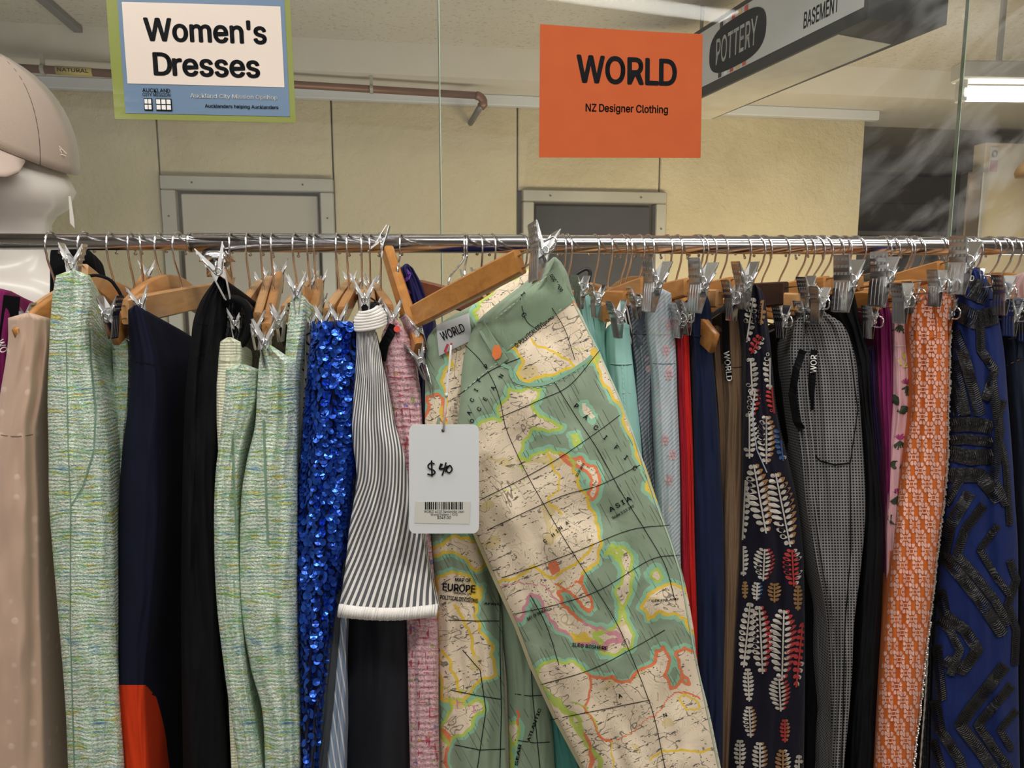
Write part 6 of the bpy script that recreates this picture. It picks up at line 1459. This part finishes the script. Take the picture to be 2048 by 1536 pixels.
# ------------------------------------------------------------------ mannequin with cap (left)
mn = thing('mannequin_bust', 'glossy white faceless mannequin bust behind the rail at left', 'mannequin', at(-20, 560, 1.38) - UP * .06)
def loft(rings, n=32, cap=True):
    vs = []; fs = []
    for (c, a, b, ax_, bx_) in rings:
        for k in range(n):
            th = 2 * math.pi * k / n; vs.append(c + ax_ * (a * math.cos(th)) + bx_ * (b * math.sin(th)))
    for i in range(len(rings) - 1):
        for k in range(n): fs.append((i * n + k, i * n + (k + 1) % n, (i + 1) * n + (k + 1) % n, (i + 1) * n + k))
    fs.append(tuple(range(n - 1, -1, -1))); fs.append(tuple((len(rings) - 1) * n + k for k in range(n)))
    return MB().add(vs, fs)
MY = 1.32; pxm = MY / F
X_, Yy_ = Vector((1, 0, 0)), Vector((0, 1, 0))
def mring(px0, px1, py, dep=.8, dy=0.0):
    c = (at(px0, py, MY) + at(px1, py, MY)) / 2; w_ = (at(px1, py, MY) - at(px0, py, MY)).length / 2
    return (c + Vector((0, dy, 0)), w_, w_ * dep, X_, Yy_)
loft([mring(-120, 40, 200, .8), mring(-140, 84, 250, .85), mring(-150, 108, 310, .86), mring(-154, 120, 345, .84), mring(-152, 138, 380, .84), mring(-138, 124, 415, .8), mring(-120, 103, 432, .74), mring(-112, 97, 450, .62), mring(-116, 98, 500, .58), mring(-135, 104, 530, .55), mring(-180, 130, 552, .5), mring(-235, 165, 575, .45), mring(-262, 182, 640, .42), mring(-262, 180, 760, .45), mring(-225, 150, 900, .45)]).build('bust', COLLAR, mn, True)
MB().tube([Vector((mn.location.x, MY, .02)), Vector((mn.location.x, MY, .98))], .016, 14).build('pole', CHROME, mn, True)
MB().tube([Vector((mn.location.x, MY, .0)), Vector((mn.location.x, MY, .02))], .06, 28).build('base', CHROME, mn, True)
G = Gar(rows((492, 104, 170), (510, 100, 186), (560, 100, 196), (640, 98, 200), (760, 96, 200), (900, 96, 200)), dY=.22, seed=65, depth=.06, amp=.006, bulge=.02)
garment('black_halter', 'black strap garment on the mannequin shoulder behind the first hooks', 'top', G, BLACK2)
CAPM = (lambda t: (t.bump(t.n('ShaderNodeTexWave', {'bands_direction': 'DIAGONAL'}, Vector=t.obj(), Scale=180).outputs[0], .35, .0006), t.fin(srgb(176, 158, 144), .85, Sheen_Weight=.2))[1])(NT('stone_cotton_twill'))
cp = thing('baseball_cap', 'stone beige baseball cap with a small white flag emblem, worn by the mannequin', 'cap', at(0, 300, MY))
def capP(u, v):
    """u around (0 = right/back end seen in profile), v from rim (0) to crown (1)"""
    cx, cy = -42, 284; ang = R(27)
    rx, ry, rz = 186 * pxm, 150 * pxm, 158 * pxm
    a = u * 2 * math.pi; rr__ = math.cos(v * math.pi / 2) ** .62; h_ = math.sin(v * math.pi / 2) ** 1.0
    lx = rx * math.cos(a) * rr__; ly = -ry * math.sin(a) * rr__; lz = rz * h_
    c = at(cx, cy - 26, MY); return c + Vector((lx * math.cos(ang) + lz * math.sin(ang) * .25, ly, lz * math.cos(ang * .5) - lx * math.sin(ang)))
vs = []; fs = []; nu, nv = 48, 14
for j in range(nv + 1):
    for i in range(nu): vs.append(capP(i / nu, j / nv * .985))
for j in range(nv):
    for i in range(nu): fs.append((j * nu + i, j * nu + (i + 1) % nu, (j + 1) * nu + (i + 1) % nu, (j + 1) * nu + i))
mb = MB().add(vs, fs); cm_ = mb.build('crown', CAPM, cp, True); md = cm_.modifiers.new('s', 'SOLIDIFY'); md.thickness = .002
sm_ = MB()
for k in range(6):
    u_ = (k + .42) / 6; c0_ = at(-42, 262, MY); pts = [(lambda p: p + (p - c0_).normalized() * .0012)(capP(u_, v / 12 * .98)) for v in range(13)]; sm_.tube(pts, .0010, 5)
sm_.build('panel_seams', flat('dark_cap_seam', srgb(96, 84, 76), .9), cp, True)
mb = MB(); top_ = capP(0, 1.0); mb.tube([top_ - UP * .002, top_ + UP * .004], .008, 12); mb.build('button', CAPM, cp, True)
vs = []; fs = []; n = 20                                        # brim
for j in range(7):
    for i in range(n + 1):
        u_ = .095 + .42 * i / n; en = min(1.0, 2.6 * math.sin(math.pi * i / n)) ** .8; e0 = capP(u_, 0); c0_ = at(-42, 262, MY); d_ = (e0 - c0_); d_.z = 0; d_.normalize(); L = .055 * en * j / 6
        vs.append(e0 + d_ * L - UP * (.004 * (j / 6) + .052 * j / 6 * en))
for j in range(6):
    for i in range(n): a = j * (n + 1) + i; fs.append((a, a + 1, a + n + 2, a + n + 1))
bo = MB().add(vs, fs).build('brim', flat('cap_brim_cotton', srgb(186, 168, 156), .85), cp, True); md = bo.modifiers.new('s', 'SOLIDIFY'); md.thickness = .003
mb = MB(); c0_ = at(-42, 262, MY)
def capd(px, py):
    best = None
    d = ray(px, py); o0 = Vector((0, 0, EYE))
    for i in range(0, 60):
        for j in range(0, 20):
            p = capP(i / 240 , j / 24); q = (p - o0); tt = q.y / d.y; e_ = (o0 + d * tt - p).length
            if best is None or e_ < best[0]: best = (e_, p)
    return best[1]
cL = capd(120, 300)
for a_, b_ in (((-.006, .012), (-.005, -.010)), ((-.005, -.010), (.002, -.008)), ((.002, -.008), (.007, -.010)), ((-.006, .012), (.008, -.006)), ((-.003, .003), (-.001, -.005)), ((0, .0), (.002, -.006)), ((-.003, .002), (.002, .0))):
    f_ = lambda q: cL + Vector((q[0] + .001, -.004 + q[0] * .6, q[1]))
    mb.tube([f_(a_), f_(b_)], .0007, 5)
mb.build('flag_emblem', flat('cream_embroidery', srgb(226, 214, 200), .8), cp)
MB().plate([at(x, y, MY - .03) for x, y in ((137, 392), (141, 392), (148, 440), (149, 456), (140, 446))], Vector((0, .001, 0))).build('hanging_label', flat('white_cap_tag', srgb(220, 214, 206), .6), cp)
# tan object at the right edge
hb = at(2058, 345, 1.33); e = thing('cap', 'edge of a tan cap just entering at the right', 'cap', hb)
loft([(hb + UP * (z_ * .02), r_ * .02, r_ * .02, X_, Yy_) for z_, r_ in ((-.4, 1.0), (0, 1.1), (.4, .95), (.9, .5), (1.05, .1))], 20).build('crown', flat('tan_cap_cloth', srgb(150, 120, 80), .8), e, True)
